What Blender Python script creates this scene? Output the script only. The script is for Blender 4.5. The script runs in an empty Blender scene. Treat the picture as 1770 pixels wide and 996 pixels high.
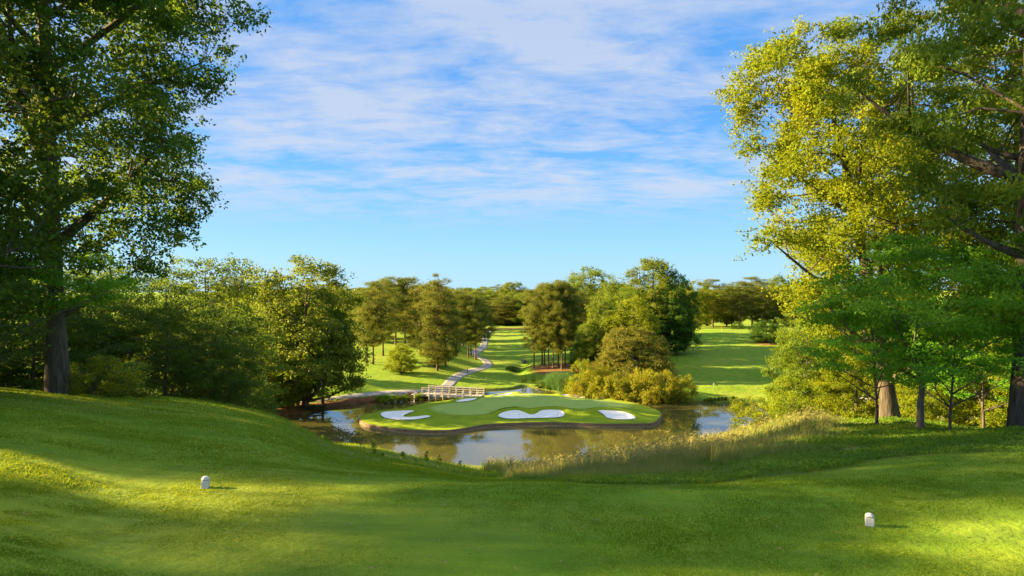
import bpy, math
import numpy as np
from mathutils import Vector, geometry as mgeo

R = math.radians
F = 1180.0; CX = 885.0; CY = 498.0; CAMZ = 20.0
scene = bpy.context.scene
COL = scene.collection
rng = np.random.default_rng(7)

# ------------------------------------------------------------------ helpers
def tag(o, label=None, cat=None, group=None, kind=None):
    if label: o['label'] = label
    if cat: o['category'] = cat
    if group: o['group'] = group
    if kind: o['kind'] = kind
    return o

def make_mesh(name, verts, faces4=None, mats=(), smooth=False, attrs=None, faces=None, mat_idx=None):
    """verts (N,3) array; faces4 (M,k) array of equal-length faces OR faces list"""
    me = bpy.data.meshes.new(name)
    verts = np.asarray(verts, dtype=np.float32)
    if faces4 is not None:
        faces4 = np.asarray(faces4, dtype=np.int32)
        M, k = faces4.shape
        me.vertices.add(len(verts)); me.vertices.foreach_set('co', verts.ravel())
        me.loops.add(M * k); me.loops.foreach_set('vertex_index', faces4.ravel())
        me.polygons.add(M)
        me.polygons.foreach_set('loop_start', np.arange(0, M * k, k, dtype=np.int32))
        me.polygons.foreach_set('loop_total', np.full(M, k, dtype=np.int32))
        me.update(calc_edges=True)
    else:
        me.from_pydata([tuple(map(float, v)) for v in verts], [], faces)
        me.update()
    for m in mats: me.materials.append(m)
    if mat_idx is not None:
        me.polygons.foreach_set('material_index', np.asarray(mat_idx, dtype=np.int32))
    if smooth:
        me.polygons.foreach_set('use_smooth', np.ones(len(me.polygons), dtype=bool))
    if attrs:
        for an, (dom, vals) in attrs.items():
            a = me.attributes.new(an, 'FLOAT', dom)
            a.data.foreach_set('value', np.asarray(vals, dtype=np.float32))
    return me

def obj(name, me, parent=None, loc=None):
    o = bpy.data.objects.new(name, me)
    COL.objects.link(o)
    if parent is not None: o.parent = parent
    if loc is not None: o.location = loc
    return o

def empty(name, loc, rz=0):
    o = bpy.data.objects.new(name, None)
    COL.objects.link(o); o.location = loc; o.rotation_euler = (0, 0, rz)
    o.empty_display_size = 0.3
    return o

class MB:
    """collects boxes / tubes into one mesh"""
    def __init__(s): s.v = []; s.f = []
    def add(s, v, f):
        b = len(s.v); s.v += [tuple(p) for p in v]; s.f += [tuple(i + b for i in q) for q in f]
    def box(s, c, size, rz=0, taper=1.0):
        x, y, z = size[0] / 2, size[1] / 2, size[2] / 2
        vs = []
        for k, (sx, sy, sz) in enumerate([(-1,-1,-1),(1,-1,-1),(1,1,-1),(-1,1,-1),(-1,-1,1),(1,-1,1),(1,1,1),(-1,1,1)]):
            t = taper if sz > 0 else 1
            px, py = sx * x * t, sy * y * t
            vs.append((c[0] + px * math.cos(rz) - py * math.sin(rz), c[1] + px * math.sin(rz) + py * math.cos(rz), c[2] + sz * z))
        s.add(vs, [(0,3,2,1),(4,5,6,7),(0,1,5,4),(1,2,6,5),(2,3,7,6),(3,0,4,7)])
    def bar(s, a, b, w, h):
        a = Vector(a); b = Vector(b); d = (b - a).normalized()
        sd = d.cross(Vector((0, 0, 1)))
        if sd.length < 1e-4: sd = Vector((1, 0, 0))
        sd.normalize(); up = sd.cross(d).normalized()
        vs = []
        for p in (a, b):
            for sx, sz in ((-1,-1),(1,-1),(1,1),(-1,1)):
                vs.append(p + sd * (sx * w / 2) + up * (sz * h / 2))
        s.add(vs, [(0,1,2,3),(7,6,5,4),(0,4,5,1),(1,5,6,2),(2,6,7,3),(3,7,4,0)])
    def tube(s, pts, rad, n=8, cap=True):
        v, f = tube_arrays(np.array(pts, float), np.array(rad, float), n)
        b = len(s.v); s.v += [tuple(p) for p in v]; s.f += [tuple(int(i) + b for i in q) for q in f]
        if cap:
            s.f.append(tuple(b + i for i in range(n))[::-1])
            e = b + n * (len(pts) - 1); s.f.append(tuple(e + i for i in range(n)))
    def build(s, name, mat, parent=None, bevel=0, smooth=False):
        me = bpy.data.meshes.new(name); me.from_pydata([tuple(map(float, p)) for p in s.v], [], s.f); me.update()
        me.materials.append(mat)
        if smooth:
            for p in me.polygons: p.use_smooth = True
        o = obj(name, me, parent)
        if bevel:
            m = o.modifiers.new('bevel', 'BEVEL'); m.width = bevel; m.segments = 2; m.limit_method = 'ANGLE'
        return o

def tube_arrays(pts, rad, n=6):
    pts = np.asarray(pts, float); K = len(pts)
    t = np.gradient(pts, axis=0); t /= (np.linalg.norm(t, axis=1, keepdims=True) + 1e-9)
    ref = np.array([1.0, 0.13, 0.0]) if abs(t[0][0]) < .8 else np.array([0, 1.0, 0.1])
    a = np.cross(t, ref); a /= (np.linalg.norm(a, axis=1, keepdims=True) + 1e-9)
    b = np.cross(t, a)
    ang = np.arange(n) / n * 2 * np.pi
    v = pts[:, None, :] + np.asarray(rad)[:, None, None] * (np.cos(ang)[None, :, None] * a[:, None, :] + np.sin(ang)[None, :, None] * b[:, None, :])
    i = np.arange(K - 1)[:, None] * n; j = np.arange(n)[None, :]; j2 = (j + 1) % n
    f = np.stack([i + j, i + j2, i + n + j2, i + n + j], axis=-1).reshape(-1, 4)
    return v.reshape(-1, 3), f

def sm(x, a, b):
    t = np.clip((x - a) / (b - a), 0, 1); return t * t * (3 - 2 * t)

def vnoise(x, y, s=1.0, seed=0):
    """smooth value noise"""
    x = np.asarray(x) / s; y = np.asarray(y) / s
    xi = np.floor(x).astype(np.int64); yi = np.floor(y).astype(np.int64)
    fx = x - xi; fy = y - yi
    fx = fx * fx * (3 - 2 * fx); fy = fy * fy * (3 - 2 * fy)
    def h(a, b):
        n = (a * 374761393 + b * 668265263 + seed * 1442695041) & 0x7fffffff
        n = (n ^ (n >> 13)) * 1274126177 & 0x7fffffff
        n = n ^ (n >> 16)
        return (n & 0xffff) / 65535.0
    return (h(xi, yi) * (1 - fx) + h(xi + 1, yi) * fx) * (1 - fy) + (h(xi, yi + 1) * (1 - fx) + h(xi + 1, yi + 1) * fx) * fy

def poly_sdf(px, py, poly):
    """signed distance, positive inside"""
    poly = np.asarray(poly, float); n = len(poly)
    d = np.full(px.shape, 1e18); inside = np.zeros(px.shape, bool)
    for i in range(n):
        ax, ay = poly[i]; bx, by = poly[(i + 1) % n]
        ex, ey = bx - ax, by - ay
        wx, wy = px - ax, py - ay
        t = np.clip((wx * ex + wy * ey) / (ex * ex + ey * ey + 1e-12), 0, 1)
        d = np.minimum(d, (wx - ex * t) ** 2 + (wy - ey * t) ** 2)
        c = ((ay > py) != (by > py)) & (px < (bx - ax) * (py - ay) / (by - ay + 1e-12) + ax)
        inside ^= c
    d = np.sqrt(d)
    return np.where(inside, d, -d)

def chaikin(p, it=2, closed=True):
    p = np.asarray(p, float)
    for _ in range(it):
        if closed:
            q = np.roll(p, -1, axis=0)
            p = np.stack([.75 * p + .25 * q, .25 * p + .75 * q], 1).reshape(-1, p.shape[1])
        else:
            a, b = p[:-1], p[1:]
            m = np.stack([.75 * a + .25 * b, .25 * a + .75 * b], 1).reshape(-1, p.shape[1])
            p = np.vstack([p[:1], m, p[-1:]])
    return p

def W(u, v, z=0.0):
    d = (CAMZ - z) * F / (v - CY)
    return ((u - CX) / F * d, d)

# ------------------------------------------------------------------ terrain height from surveyed profiles (angle, distance)
PROF = {
 -1200: [(4,17.8),(12,17.8),(24,17.6),(40,15),(60,13),(100,11),(150,10),(220,9),(320,6),(450,3)],
 -300: [(4,17.8),(12,17.8),(20,17.4),(30,15),(45,12),(70,9),(100,8),(150,7),(220,9),(320,6),(450,3)],
 0:   [(4,17.7),(8,17.7),(12,17.6),(16,17.4),(20,17.05),(30,14.5),(45,11),(70,7),(100,5),(150,5),(220,8),(320,5),(450,3)],
 250: [(4,17.4),(8,17.35),(12,17.25),(16,16.95),(22,16.4),(26,15.85),(35,13),(50,9),(70,5),(100,2),(150,4),(220,8),(320,5),(450,3)],
 450: [(4,17.4),(9,17.35),(12,17.05),(18,16.4),(25,15.4),(30,14.5),(36,12.6),(55,7.5),(80,2),(95,.5),(112,.7),(130,2.2),(160,4),(220,8),(320,5),(450,3)],
 600: [(4,17.4),(9,17.3),(12,16.8),(20,15.0),(35,11.8),(55,7.25),(75,2.7),(82,.5),(95,.4),(114,.5),(120,1.0),(135,2.0),(160,3.2),(190,4.8),(230,7),(320,5),(450,3)],
 740: [(4,17.4),(9,17.3),(12,16.7),(20,14.65),(40,9.75),(60,4.95),(77,.5),(95,.4),(119,.4),(124,.9),(132,1.1),(150,2.3),(180,4.2),(220,6),(320,4.5),(450,3)],
 850: [(4,17.4),(9,17.28),(12,16.6),(20,14.35),(35,10.5),(55,5.3),(74,.5),(95,.4),(132,.4),(145,.6),(165,.8),(190,.95),(220,1.35),(260,1.65),(300,2.1),(330,2.4),(450,3)],
 1000:[(4,17.4),(9,17.28),(12,16.6),(20,14.4),(30,11.9),(50,6.8),(77,.5),(95,.4),(135,.4),(150,.9),(160,1.8),(190,2.5),(220,3),(300,3.5),(450,3)],
 1150:[(4,17.4),(9,17.28),(12,16.65),(20,14.7),(30,12.2),(50,7.5),(84,.5),(95,.4),(118,.4),(130,1.2),(145,2.2),(170,4),(220,6.3),(300,5),(450,3)],
 1250:[(4,17.4),(9,17.28),(12,16.65),(20,15.1),(30,13.0),(50,8.4),(84,1.0),(96,.4),(117,.35),(125,1.0),(128,1.7),(136,1.8),(142,2.3),(165,4.4),(172,4.9),(190,6.3),(212,7.1),(225,6.9),(300,5),(450,3)],
 1300:[(4,17.4),(9,17.28),(14,16.45),(20,15.4),(28,14.0),(36,12.4),(50,9),(75,3.5),(92,.8),(105,.4),(116,.4),(124,.9),(128,1.75),(136,1.85),(142,2.4),(165,4.5),(172,5.0),(190,6.4),(212,7.2),(225,7),(300,5),(450,3)],
 1430:[(4,17.4),(9,17.3),(12,16.9),(16,16.4),(22,15.6),(30,14),(40,11),(60,7),(90,3.5),(120,2.5),(140,3.5),(165,5.5),(190,7),(220,8),(300,7),(450,4)],
 1550:[(4,17.4),(9,17.3),(12,17.0),(16,16.55),(22,15.7),(28,14.3),(40,11),(60,7),(90,4),(120,4.5),(150,6),(200,8.5),(300,10),(450,5)],
 1770:[(4,17.4),(8,17.4),(12,17.2),(14,17.02),(18,16.1),(25,14.5),(40,11),(60,7),(90,5.5),(120,7),(200,12),(300,16),(450,18)],
 2400:[(4,17.4),(12,17.3),(18,16.5),(25,15),(40,12),(60,9),(90,8),(120,9),(200,13),(300,17),(450,18)],
}
def pchip_slopes(x, y):
    h = np.diff(x); dl = np.diff(y) / h; m = np.zeros(len(x))
    for i in range(1, len(x) - 1):
        if dl[i-1] * dl[i] > 0:
            w1 = 2*h[i] + h[i-1]; w2 = h[i] + 2*h[i-1]
            m[i] = (w1 + w2) / (w1 / dl[i-1] + w2 / dl[i])
    m[0] = dl[0]; m[-1] = dl[-1] * .3
    return m
def herm(x, xs, ys, ms):
    x = np.clip(x, xs[0], xs[-1])
    i = np.clip(np.searchsorted(xs, x, side='right') - 1, 0, len(xs) - 2)
    h = xs[i+1] - xs[i]; t = (x - xs[i]) / h
    return ((1+2*t)*(1-t)**2)*ys[i] + t*(1-t)**2*h*ms[i] + t*t*(3-2*t)*ys[i+1] + t*t*(t-1)*h*ms[i+1]
PC = sorted(PROF)
PS = np.array([(u - CX) / F for u in PC])
PFN = []
for u in PC:
    a = np.array(PROF[u], float); xs = np.log(a[:, 0]); PFN.append((xs, a[:, 1], pchip_slopes(xs, a[:, 1])))

isl_px = [(620,721),(624,727),(634,732.6),(667,738.5),(702,742.8),(751,744.3),(783,743),(819,737),(842,733),(885,731),(941,729.3),(998,731),(1040,732.8),(1111,732),(1131,731.5),(1143,719),(1142.6,713),(1128,706),(1097,696.5),(1068,692),(1046,689.5),(970,682.5),(913,680),(868,680),(838,684),(800,688.5),(765,693),(735,696.5),(706,705),(672,711),(638,714.6)]
ISL = chaikin([W(u, v, .5) for u, v in isl_px], 1)
pond_px = [(432,723),(470,721),(500,719.5),(536,716),(559,709),(582,704),(620,700),(658,694.5),(683,690),(735,688),(752,681),(800,676),(837,675.5),(862,675),(890,673.5),(900,670),(912,669),(925,672),(950,677),(975,681),(1010,684),(1046,686),(1080,689),(1111,693),(1150,695),(1184,697),(1275,697),(1310,701),(1335,712),(1320,728),(1290,738),(1240,752),(1150,776),(1050,796),(950,806),(850,811),(760,803),(700,797),(640,787),(600,785),(540,778),(480,757),(440,738)]
POND = chaikin([W(u, v, 0) for u, v in pond_px], 1)

def height_fn(x, y):
    x = np.asarray(x, float); y = np.asarray(y, float)
    yy = np.maximum(y, 4.0)
    s = np.clip(x / yy, PS[0], PS[-1]); ly = np.log(np.clip(yy, 4, 450))
    Z = np.stack([herm(ly, *p) for p in PFN], 0)
    # cubic hermite across columns
    dl = np.diff(Z, axis=0) / np.diff(PS).reshape(-1, *([1] * s.ndim))
    M = np.zeros_like(Z); a, b = dl[:-1], dl[1:]
    same = a * b > 0
    M[1:-1] = np.where(same, 2 * a * b / np.where(same, a + b, 1), 0)
    i = np.clip(np.searchsorted(PS, s, side='right') - 1, 0, len(PS) - 2)
    h = PS[i+1] - PS[i]; t = (s - PS[i]) / h
    g = lambda A, k: np.take_along_axis(A, (i + k)[None], 0)[0]
    z = ((1+2*t)*(1-t)**2)*g(Z,0) + t*(1-t)**2*h*g(M,0) + t*t*(3-2*t)*g(Z,1) + t*t*(t-1)*h*g(M,1)
    # gentle undulation
    z = z + (vnoise(x, y, 9, 1) - .5) * .22 * sm(yy, 10, 60) + (vnoise(x, y, 2.6, 2) - .5) * .05
    z = z + (vnoise(x, y, 30, 5) - .5) * 1.6 * sm(yy, 130, 260)
    # grassy hump on the left lawn, creek ditch up the valley
    z = z + 1.5 * np.exp(-(((x + 31.5) / 6) ** 2 + ((y - 127) / 4.5) ** 2))
    cx = np.interp(y, [120, 142, 160, 175, 185], [4, 3.5, 1.2, 3.2, 2])
    z = z - .8 * np.exp(-((x - cx) / 2.0) ** 2) * sm(y, 138, 146) * (1 - sm(y, 172, 182))
    
    return z

def grow(lo, hi, fine_lo, fine_hi, step, rate):
    a = list(np.arange(fine_lo, fine_hi + 1e-6, step)); s = step; v = a[-1]
    while v < hi: s *= rate; v += s; a.append(v)
    s = step; v = a[0]; pre = []
    while v > lo: s *= rate; v -= s; pre.append(v)
    return np.array(pre[::-1] + a)
GX = grow(-1600, 1600, -48, 48, .6, 1.09)
gy = list(np.arange(1, 30, .4)) + list(np.arange(30, 72, .7)) + list(np.arange(72, 136, .5)) + list(np.arange(136, 235, 1.2))
st = 1.2; v = gy[-1]
while v < 2600: st *= 1.12; v += st; gy.append(v)
st = .4; v = 1.0; pre = []
while v > -220: st *= 1.15; v -= st; pre.append(v)
GY = np.array(pre[::-1] + gy)
MX, MY = np.meshgrid(GX, GY)
GZ = height_fn(MX, MY)
sd = poly_sdf(MX, MY, POND)
wob = (vnoise(MX, MY, 3.1, 9) - .5) * 1.6
inbox = (MX > -75) & (MX < 70) & (MY > 60) & (MY < 155)
GZ = np.where(inbox & (sd < 0), np.maximum(GZ, .32), GZ)
GZ = GZ * (1 - sm(sd + wob * .5, -.9, .7)) + (-1.3) * sm(sd + wob * .5, -.9, .7)

def hgt(x, y):
    x = np.asarray(x, float); y = np.asarray(y, float)
    i = np.clip(np.searchsorted(GX, x) - 1, 0, len(GX) - 2); j = np.clip(np.searchsorted(GY, y) - 1, 0, len(GY) - 2)
    fx = np.clip((x - GX[i]) / (GX[i+1] - GX[i]), 0, 1); fy = np.clip((y - GY[j]) / (GY[j+1] - GY[j]), 0, 1)
    return (GZ[j, i] * (1-fx) + GZ[j, i+1] * fx) * (1-fy) + (GZ[j+1, i] * (1-fx) + GZ[j+1, i+1] * fx) * fy

def RG(u, v, dmin=3.0, dmax=420.0):
    """where the sight line through pixel (u, v) meets the ground beyond dmin"""
    d = np.exp(np.linspace(math.log(dmin), math.log(dmax), 3000))
    x = (u - CX) / F * d; z = CAMZ - (v - CY) / F * d
    below = z < hgt(x, d)
    k = int(np.argmax(below)) if below.any() else len(d) - 1
    return float(x[k]), float(d[k])

# ------------------------------------------------------------------ materials
def new_mat(name):
    m = bpy.data.materials.new(name); m.use_nodes = True
    nt = m.node_tree; nt.nodes.clear()
    out = nt.nodes.new('ShaderNodeOutputMaterial')
    return m, nt, out
def N(nt, t, **kw):
    n = nt.nodes.new(t)
    for k, v in kw.items():
        if k.startswith('i_'): n.inputs[k[2:].replace('_', ' ')].default_value = v
        elif hasattr(n, k): setattr(n, k, v)
    return n
def ramp(nt, stops, fac=None, interp='LINEAR'):
    r = nt.nodes.new('ShaderNodeValToRGB'); r.color_ramp.interpolation = interp
    e = r.color_ramp.elements
    while len(e) < len(stops): e.new(.5)
    for k, (p, c) in enumerate(stops):
        e[k].position = p; e[k].color = (*c, 1) if len(c) == 3 else c
    if fac is not None: nt.links.new(fac, r.inputs[0])
    return r
def mixc(nt, a, b, fac, mode='MIX'):
    m = nt.nodes.new('ShaderNodeMix'); m.data_type = 'RGBA'; m.blend_type = mode
    for s, val in ((m.inputs[0], fac), (m.inputs[6], a), (m.inputs[7], b)):
        if isinstance(val, (int, float)): s.default_value = val
        elif isinstance(val, tuple): s.default_value = (*val, 1) if len(val) == 3 else val
        else: nt.links.new(val, s)
    return m.outputs[2]
def noise(nt, scale, detail=4, rough=.55, coord=None, dist=0, scl=None):
    n = nt.nodes.new('ShaderNodeTexNoise'); n.inputs['Scale'].default_value = scale
    n.inputs['Detail'].default_value = detail; n.inputs['Roughness'].default_value = rough; n.inputs['Distortion'].default_value = dist
    if coord is None:
        g = nt.nodes.new('ShaderNodeNewGeometry'); coord = g.outputs['Position']
    if scl is not None:
        mp = nt.nodes.new('ShaderNodeMapping'); mp.inputs['Scale'].default_value = scl
        nt.links.new(coord, mp.inputs['Vector']); coord = mp.outputs[0]
    nt.links.new(coord, n.inputs['Vector'])
    return n.outputs['Fac']
def attr(nt, name):
    a = nt.nodes.new('ShaderNodeAttribute'); a.attribute_name = name; return a.outputs['Fac']
def rngmap(nt, x, a, b, c=0, d=1):
    m = nt.nodes.new('ShaderNodeMapRange'); m.inputs[1].default_value = a; m.inputs[2].default_value = b
    m.inputs[3].default_value = c; m.inputs[4].default_value = d; nt.links.new(x, m.inputs[0]); return m.outputs[0]

def leaf_mat(name, dark, mid, light, trans=(.25,.32,.03), tfac=.42, rough=.55, spec=.15):
    m, nt, out = new_mat(name)
    r = ramp(nt, [(0, dark), (.5, mid), (1, light)], attr(nt, 'rnd'))
    oi = nt.nodes.new('ShaderNodeObjectInfo')
    hs = nt.nodes.new('ShaderNodeHueSaturation')
    nt.links.new(rngmap(nt, oi.outputs['Random'], 0, 1, .485, .515), hs.inputs['Hue'])
    nt.links.new(rngmap(nt, oi.outputs['Random'], 0, 1, .85, 1.15), hs.inputs['Value'])
    nt.links.new(r.outputs[0], hs.inputs['Color'])
    p = N(nt, 'ShaderNodeBsdfPrincipled'); p.inputs['Roughness'].default_value = rough
    p.inputs['Specular IOR Level'].default_value = spec
    nt.links.new(hs.outputs[0], p.inputs['Base Color'])
    t = N(nt, 'ShaderNodeBsdfTranslucent')
    nt.links.new(mixc(nt, hs.outputs[0], trans, .6), t.inputs['Color'])
    mx = N(nt, 'ShaderNodeMixShader'); mx.inputs[0].default_value = tfac
    nt.links.new(p.outputs[0], mx.inputs[1]); nt.links.new(t.outputs[0], mx.inputs[2])
    nt.links.new(mx.outputs[0], out.inputs[0])
    return m

def bark_mat(name, a, b, sc=6, strength=.8):
    m, nt, out = new_mat(name)
    tc = nt.nodes.new('ShaderNodeTexCoord')
    n1 = noise(nt, sc, 6, .65, tc.outputs['Object'], .4, (1, 1, .16))
    n2 = noise(nt, sc * .25, 3, .5, tc.outputs['Object'])
    c = ramp(nt, [(.3, a), (.62, b)], n1)
    c2 = mixc(nt, c.outputs[0], tuple(x * .6 for x in b), rngmap(nt, n2, .4, .7, 0, .5))
    p = N(nt, 'ShaderNodeBsdfPrincipled'); p.inputs['Roughness'].default_value = .95; p.inputs['Specular IOR Level'].default_value = .15
    nt.links.new(c2, p.inputs['Base Color'])
    bp = N(nt, 'ShaderNodeBump'); bp.inputs['Strength'].default_value = strength; bp.inputs['Distance'].default_value = .06
    nt.links.new(n1, bp.inputs['Height']); nt.links.new(bp.outputs[0], p.inputs['Normal'])
    nt.links.new(p.outputs[0], out.inputs[0])
    return m

def simple_mat(name, c1, c2, sc=8, rough=.8, bump=.2, spec=.3, dist=.02, scl=None):
    m, nt, out = new_mat(name)
    n1 = noise(nt, sc, 5, .6, scl=scl)
    c = ramp(nt, [(.3, c1), (.7, c2)], n1)
    p = N(nt, 'ShaderNodeBsdfPrincipled'); p.inputs['Roughness'].default_value = rough; p.inputs['Specular IOR Level'].default_value = spec
    nt.links.new(c.outputs[0], p.inputs['Base Color'])
    bp = N(nt, 'ShaderNodeBump'); bp.inputs['Strength'].default_value = bump; bp.inputs['Distance'].default_value = dist
    nt.links.new(n1, bp.inputs['Height']); nt.links.new(bp.outputs[0], p.inputs['Normal'])
    nt.links.new(p.outputs[0], out.inputs[0])
    return m

def ground_mat():
    m, nt, out = new_mat('turf_ground')
    big = noise(nt, .12, 4, .6); med = noise(nt, .9, 5, .65); fine = noise(nt, 14, 4, .7)
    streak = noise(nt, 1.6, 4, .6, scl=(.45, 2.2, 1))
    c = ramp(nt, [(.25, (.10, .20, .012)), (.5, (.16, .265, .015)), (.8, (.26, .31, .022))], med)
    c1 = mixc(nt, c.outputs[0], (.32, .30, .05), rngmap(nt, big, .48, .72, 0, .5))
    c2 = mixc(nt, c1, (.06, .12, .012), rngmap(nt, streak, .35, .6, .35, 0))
    rr = ramp(nt, [(.3, (.07, .10, .018)), (.55, (.13, .17, .03)), (.8, (.24, .21, .07))], noise(nt, 2.2, 6, .7))
    c3 = mixc(nt, c2, rr.outputs[0], attr(nt, 'rough'))
    mu = ramp(nt, [(.3, (.10, .04, .018)), (.6, (.24, .11, .05)), (.8, (.40, .20, .10))], noise(nt, 1.6, 6, .7))
    c4 = mixc(nt, c3, mu.outputs[0], attr(nt, 'mulch'))
    bed = attr(nt, 'bed')
    c5 = mixc(nt, c4, (.045, .035, .018), bed)
    c6 = mixc(nt, c5, (.5, .5, .5), rngmap(nt, fine, .3, .75, .0, .25), 'OVERLAY')
    p = N(nt, 'ShaderNodeBsdfPrincipled'); p.inputs['Roughness'].default_value = .9; p.inputs['Specular IOR Level'].default_value = .05
    p.inputs['Sheen Weight'].default_value = .06; p.inputs['Sheen Roughness'].default_value = .5
    p.inputs['Sheen Tint'].default_value = (.75, .95, .3, 1)
    nt.links.new(c6, p.inputs['Base Color'])
    b1 = N(nt, 'ShaderNodeBump'); b1.inputs['Strength'].default_value = .6; b1.inputs['Distance'].default_value = .05
    nt.links.new(noise(nt, 9, 5, .7), b1.inputs['Height'])
    b2 = N(nt, 'ShaderNodeBump'); b2.inputs['Strength'].default_value = .5; b2.inputs['Distance'].default_value = .35
    nt.links.new(noise(nt, .8, 5, .6), b2.inputs['Height']); nt.links.new(b1.outputs[0], b2.inputs['Normal'])
    nt.links.new(b2.outputs[0], p.inputs['Normal'])
    nt.links.new(p.outputs[0], out.inputs[0])
    return m

def island_mat(name, a, b, c, sc=.5, bump=.4):
    m, nt, out = new_mat(name)
    r = ramp(nt, [(.25, a), (.5, b), (.8, c)], noise(nt, sc, 5, .6))
    c2 = mixc(nt, r.outputs[0], (.5, .5, .5), rngmap(nt, noise(nt, 6, 4, .7), .3, .75, 0, .3), 'OVERLAY')
    p = N(nt, 'ShaderNodeBsdfPrincipled'); p.inputs['Roughness'].default_value = .9; p.inputs['Specular IOR Level'].default_value = .05
    p.inputs['Sheen Weight'].default_value = .06; p.inputs['Sheen Tint'].default_value = (.75, .95, .3, 1)
    nt.links.new(c2, p.inputs['Base Color'])
    b1 = N(nt, 'ShaderNodeBump'); b1.inputs['Strength'].default_value = bump; b1.inputs['Distance'].default_value = .12
    nt.links.new(noise(nt, 3, 5, .7), b1.inputs['Height']); nt.links.new(b1.outputs[0], p.inputs['Normal'])
    nt.links.new(p.outputs[0], out.inputs[0])
    return m

def water_mat():
    m, nt, out = new_mat('pond_water')
    p = N(nt, 'ShaderNodeBsdfPrincipled'); p.inputs['Roughness'].default_value = .02
    p.inputs['Base Color'].default_value = (.085, .08, .022, 1); p.inputs['IOR'].default_value = 1.5
    p.inputs['Specular IOR Level'].default_value = .9
    b1 = N(nt, 'ShaderNodeBump'); b1.inputs['Strength'].default_value = .02; b1.inputs['Distance'].default_value = .05
    nt.links.new(noise(nt, 1.1, 3, .5, dist=.3, scl=(1, .5, 1)), b1.inputs['Height'])
    nt.links.new(b1.outputs[0], p.inputs['Normal'])
    nt.links.new(p.outputs[0], out.inputs[0])
    return m

M = {}
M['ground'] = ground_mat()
M['blade'] = leaf_mat('turf_blades', (.09,.20,.012), (.15,.28,.015), (.29,.35,.028), (.44,.46,.02), .4, .6, .05)
M['island'] = island_mat('island_turf', (.14,.21,.008), (.20,.27,.010), (.27,.32,.014))
M['green'] = island_mat('putting_turf', (.25,.35,.075), (.29,.38,.08), (.34,.41,.08), .35, .1)
M['collar'] = island_mat('collar_turf', (.20,.30,.04), (.24,.33,.04), (.28,.35,.04), .8, .2)
M['water'] = water_mat()
M['sand'] = simple_mat('white_sand', (.76,.73,.69), (.86,.83,.79), 1.2, .95, .6, .05, .12)
M['concrete'] = simple_mat('path_concrete', (.26,.245,.23), (.36,.34,.32), 1.5, .9, .15, .2)
M['kerb'] = simple_mat('kerb_concrete', (.5,.48,.45), (.62,.6,.56), 3, .9, .1, .2)
M['timber'] = simple_mat('weathered_timber', (.38,.33,.27), (.60,.54,.46), 5, .85, .5, .2, .02, (1, 1, 5))
M['bulkhead'] = simple_mat('dark_bulkhead_timber', (.10,.075,.05), (.27,.2,.13), 2.5, .85, .6, .2, .04, (1, 1, 6))
M['paint'] = simple_mat('white_paint', (.42,.42,.41), (.56,.56,.55), 40, .5, .15, .4, .004)
M['dark_metal'] = simple_mat('dark_metal', (.03,.03,.035), (.06,.06,.06), 20, .4, .05, .5)
M['yellow_cloth'] = simple_mat('yellow_cloth', (.75,.55,.03), (.85,.66,.05), 10, .7, .1, .2)
M['bark'] = bark_mat('grey_brown_bark', (.035,.028,.022), (.15,.125,.105), 9, 1.0)
M['bark_smooth'] = bark_mat('smooth_grey_bark', (.12,.10,.09), (.2,.17,.15), 14, .25)
M['bark_pine'] = bark_mat('pine_bark', (.07,.042,.03), (.2,.13,.09), 3)
M['oak'] = leaf_mat('oak_leaves', (.025,.075,.010), (.055,.125,.014), (.11,.18,.018), (.26,.38,.02), .40)
M['dark'] = leaf_mat('dark_green_leaves', (.022,.065,.010), (.048,.115,.014), (.10,.17,.018), (.28,.38,.02), .40)  # slightly darker green than the oak leaves
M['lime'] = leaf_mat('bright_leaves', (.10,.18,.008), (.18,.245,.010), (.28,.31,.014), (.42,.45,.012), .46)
M['mid'] = leaf_mat('mid_green_leaves', (.065,.12,.012), (.12,.18,.016), (.20,.26,.022), (.36,.42,.03), .44)
M['dogwood'] = leaf_mat('dogwood_leaves', (.075,.21,.015), (.135,.33,.022), (.21,.42,.03), (.32,.56,.04), .5)
M['pine'] = leaf_mat('pine_needles', (.065,.10,.014), (.125,.155,.02), (.22,.22,.03), (.32,.34,.04), .38, .6)
M['bush'] = leaf_mat('golden_bush_leaves', (.13,.16,.010), (.25,.25,.014), (.40,.35,.02), (.5,.46,.03), .45)
M['olive'] = leaf_mat('olive_leaves', (.10,.11,.016), (.16,.165,.02), (.25,.23,.03), (.34,.32,.04), .36)
M['reed'] = leaf_mat('reed_leaves', (.05,.12,.04), (.08,.17,.05), (.12,.22,.06), (.2,.34,.06), .35)
M['ornamental'] = leaf_mat('ornamental_grass', (.09,.17,.012), (.17,.26,.018), (.28,.36,.03), (.36,.42,.03), .35)
M['fescue'] = leaf_mat('fescue_stems', (.10,.22,.02), (.22,.26,.05), (.42,.32,.15), (.45,.36,.12), .4, .7, .1)
M['weed'] = leaf_mat('weed_leaves', (.06,.15,.014), (.12,.23,.018), (.22,.31,.03), (.24,.36,.03), .38)

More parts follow.
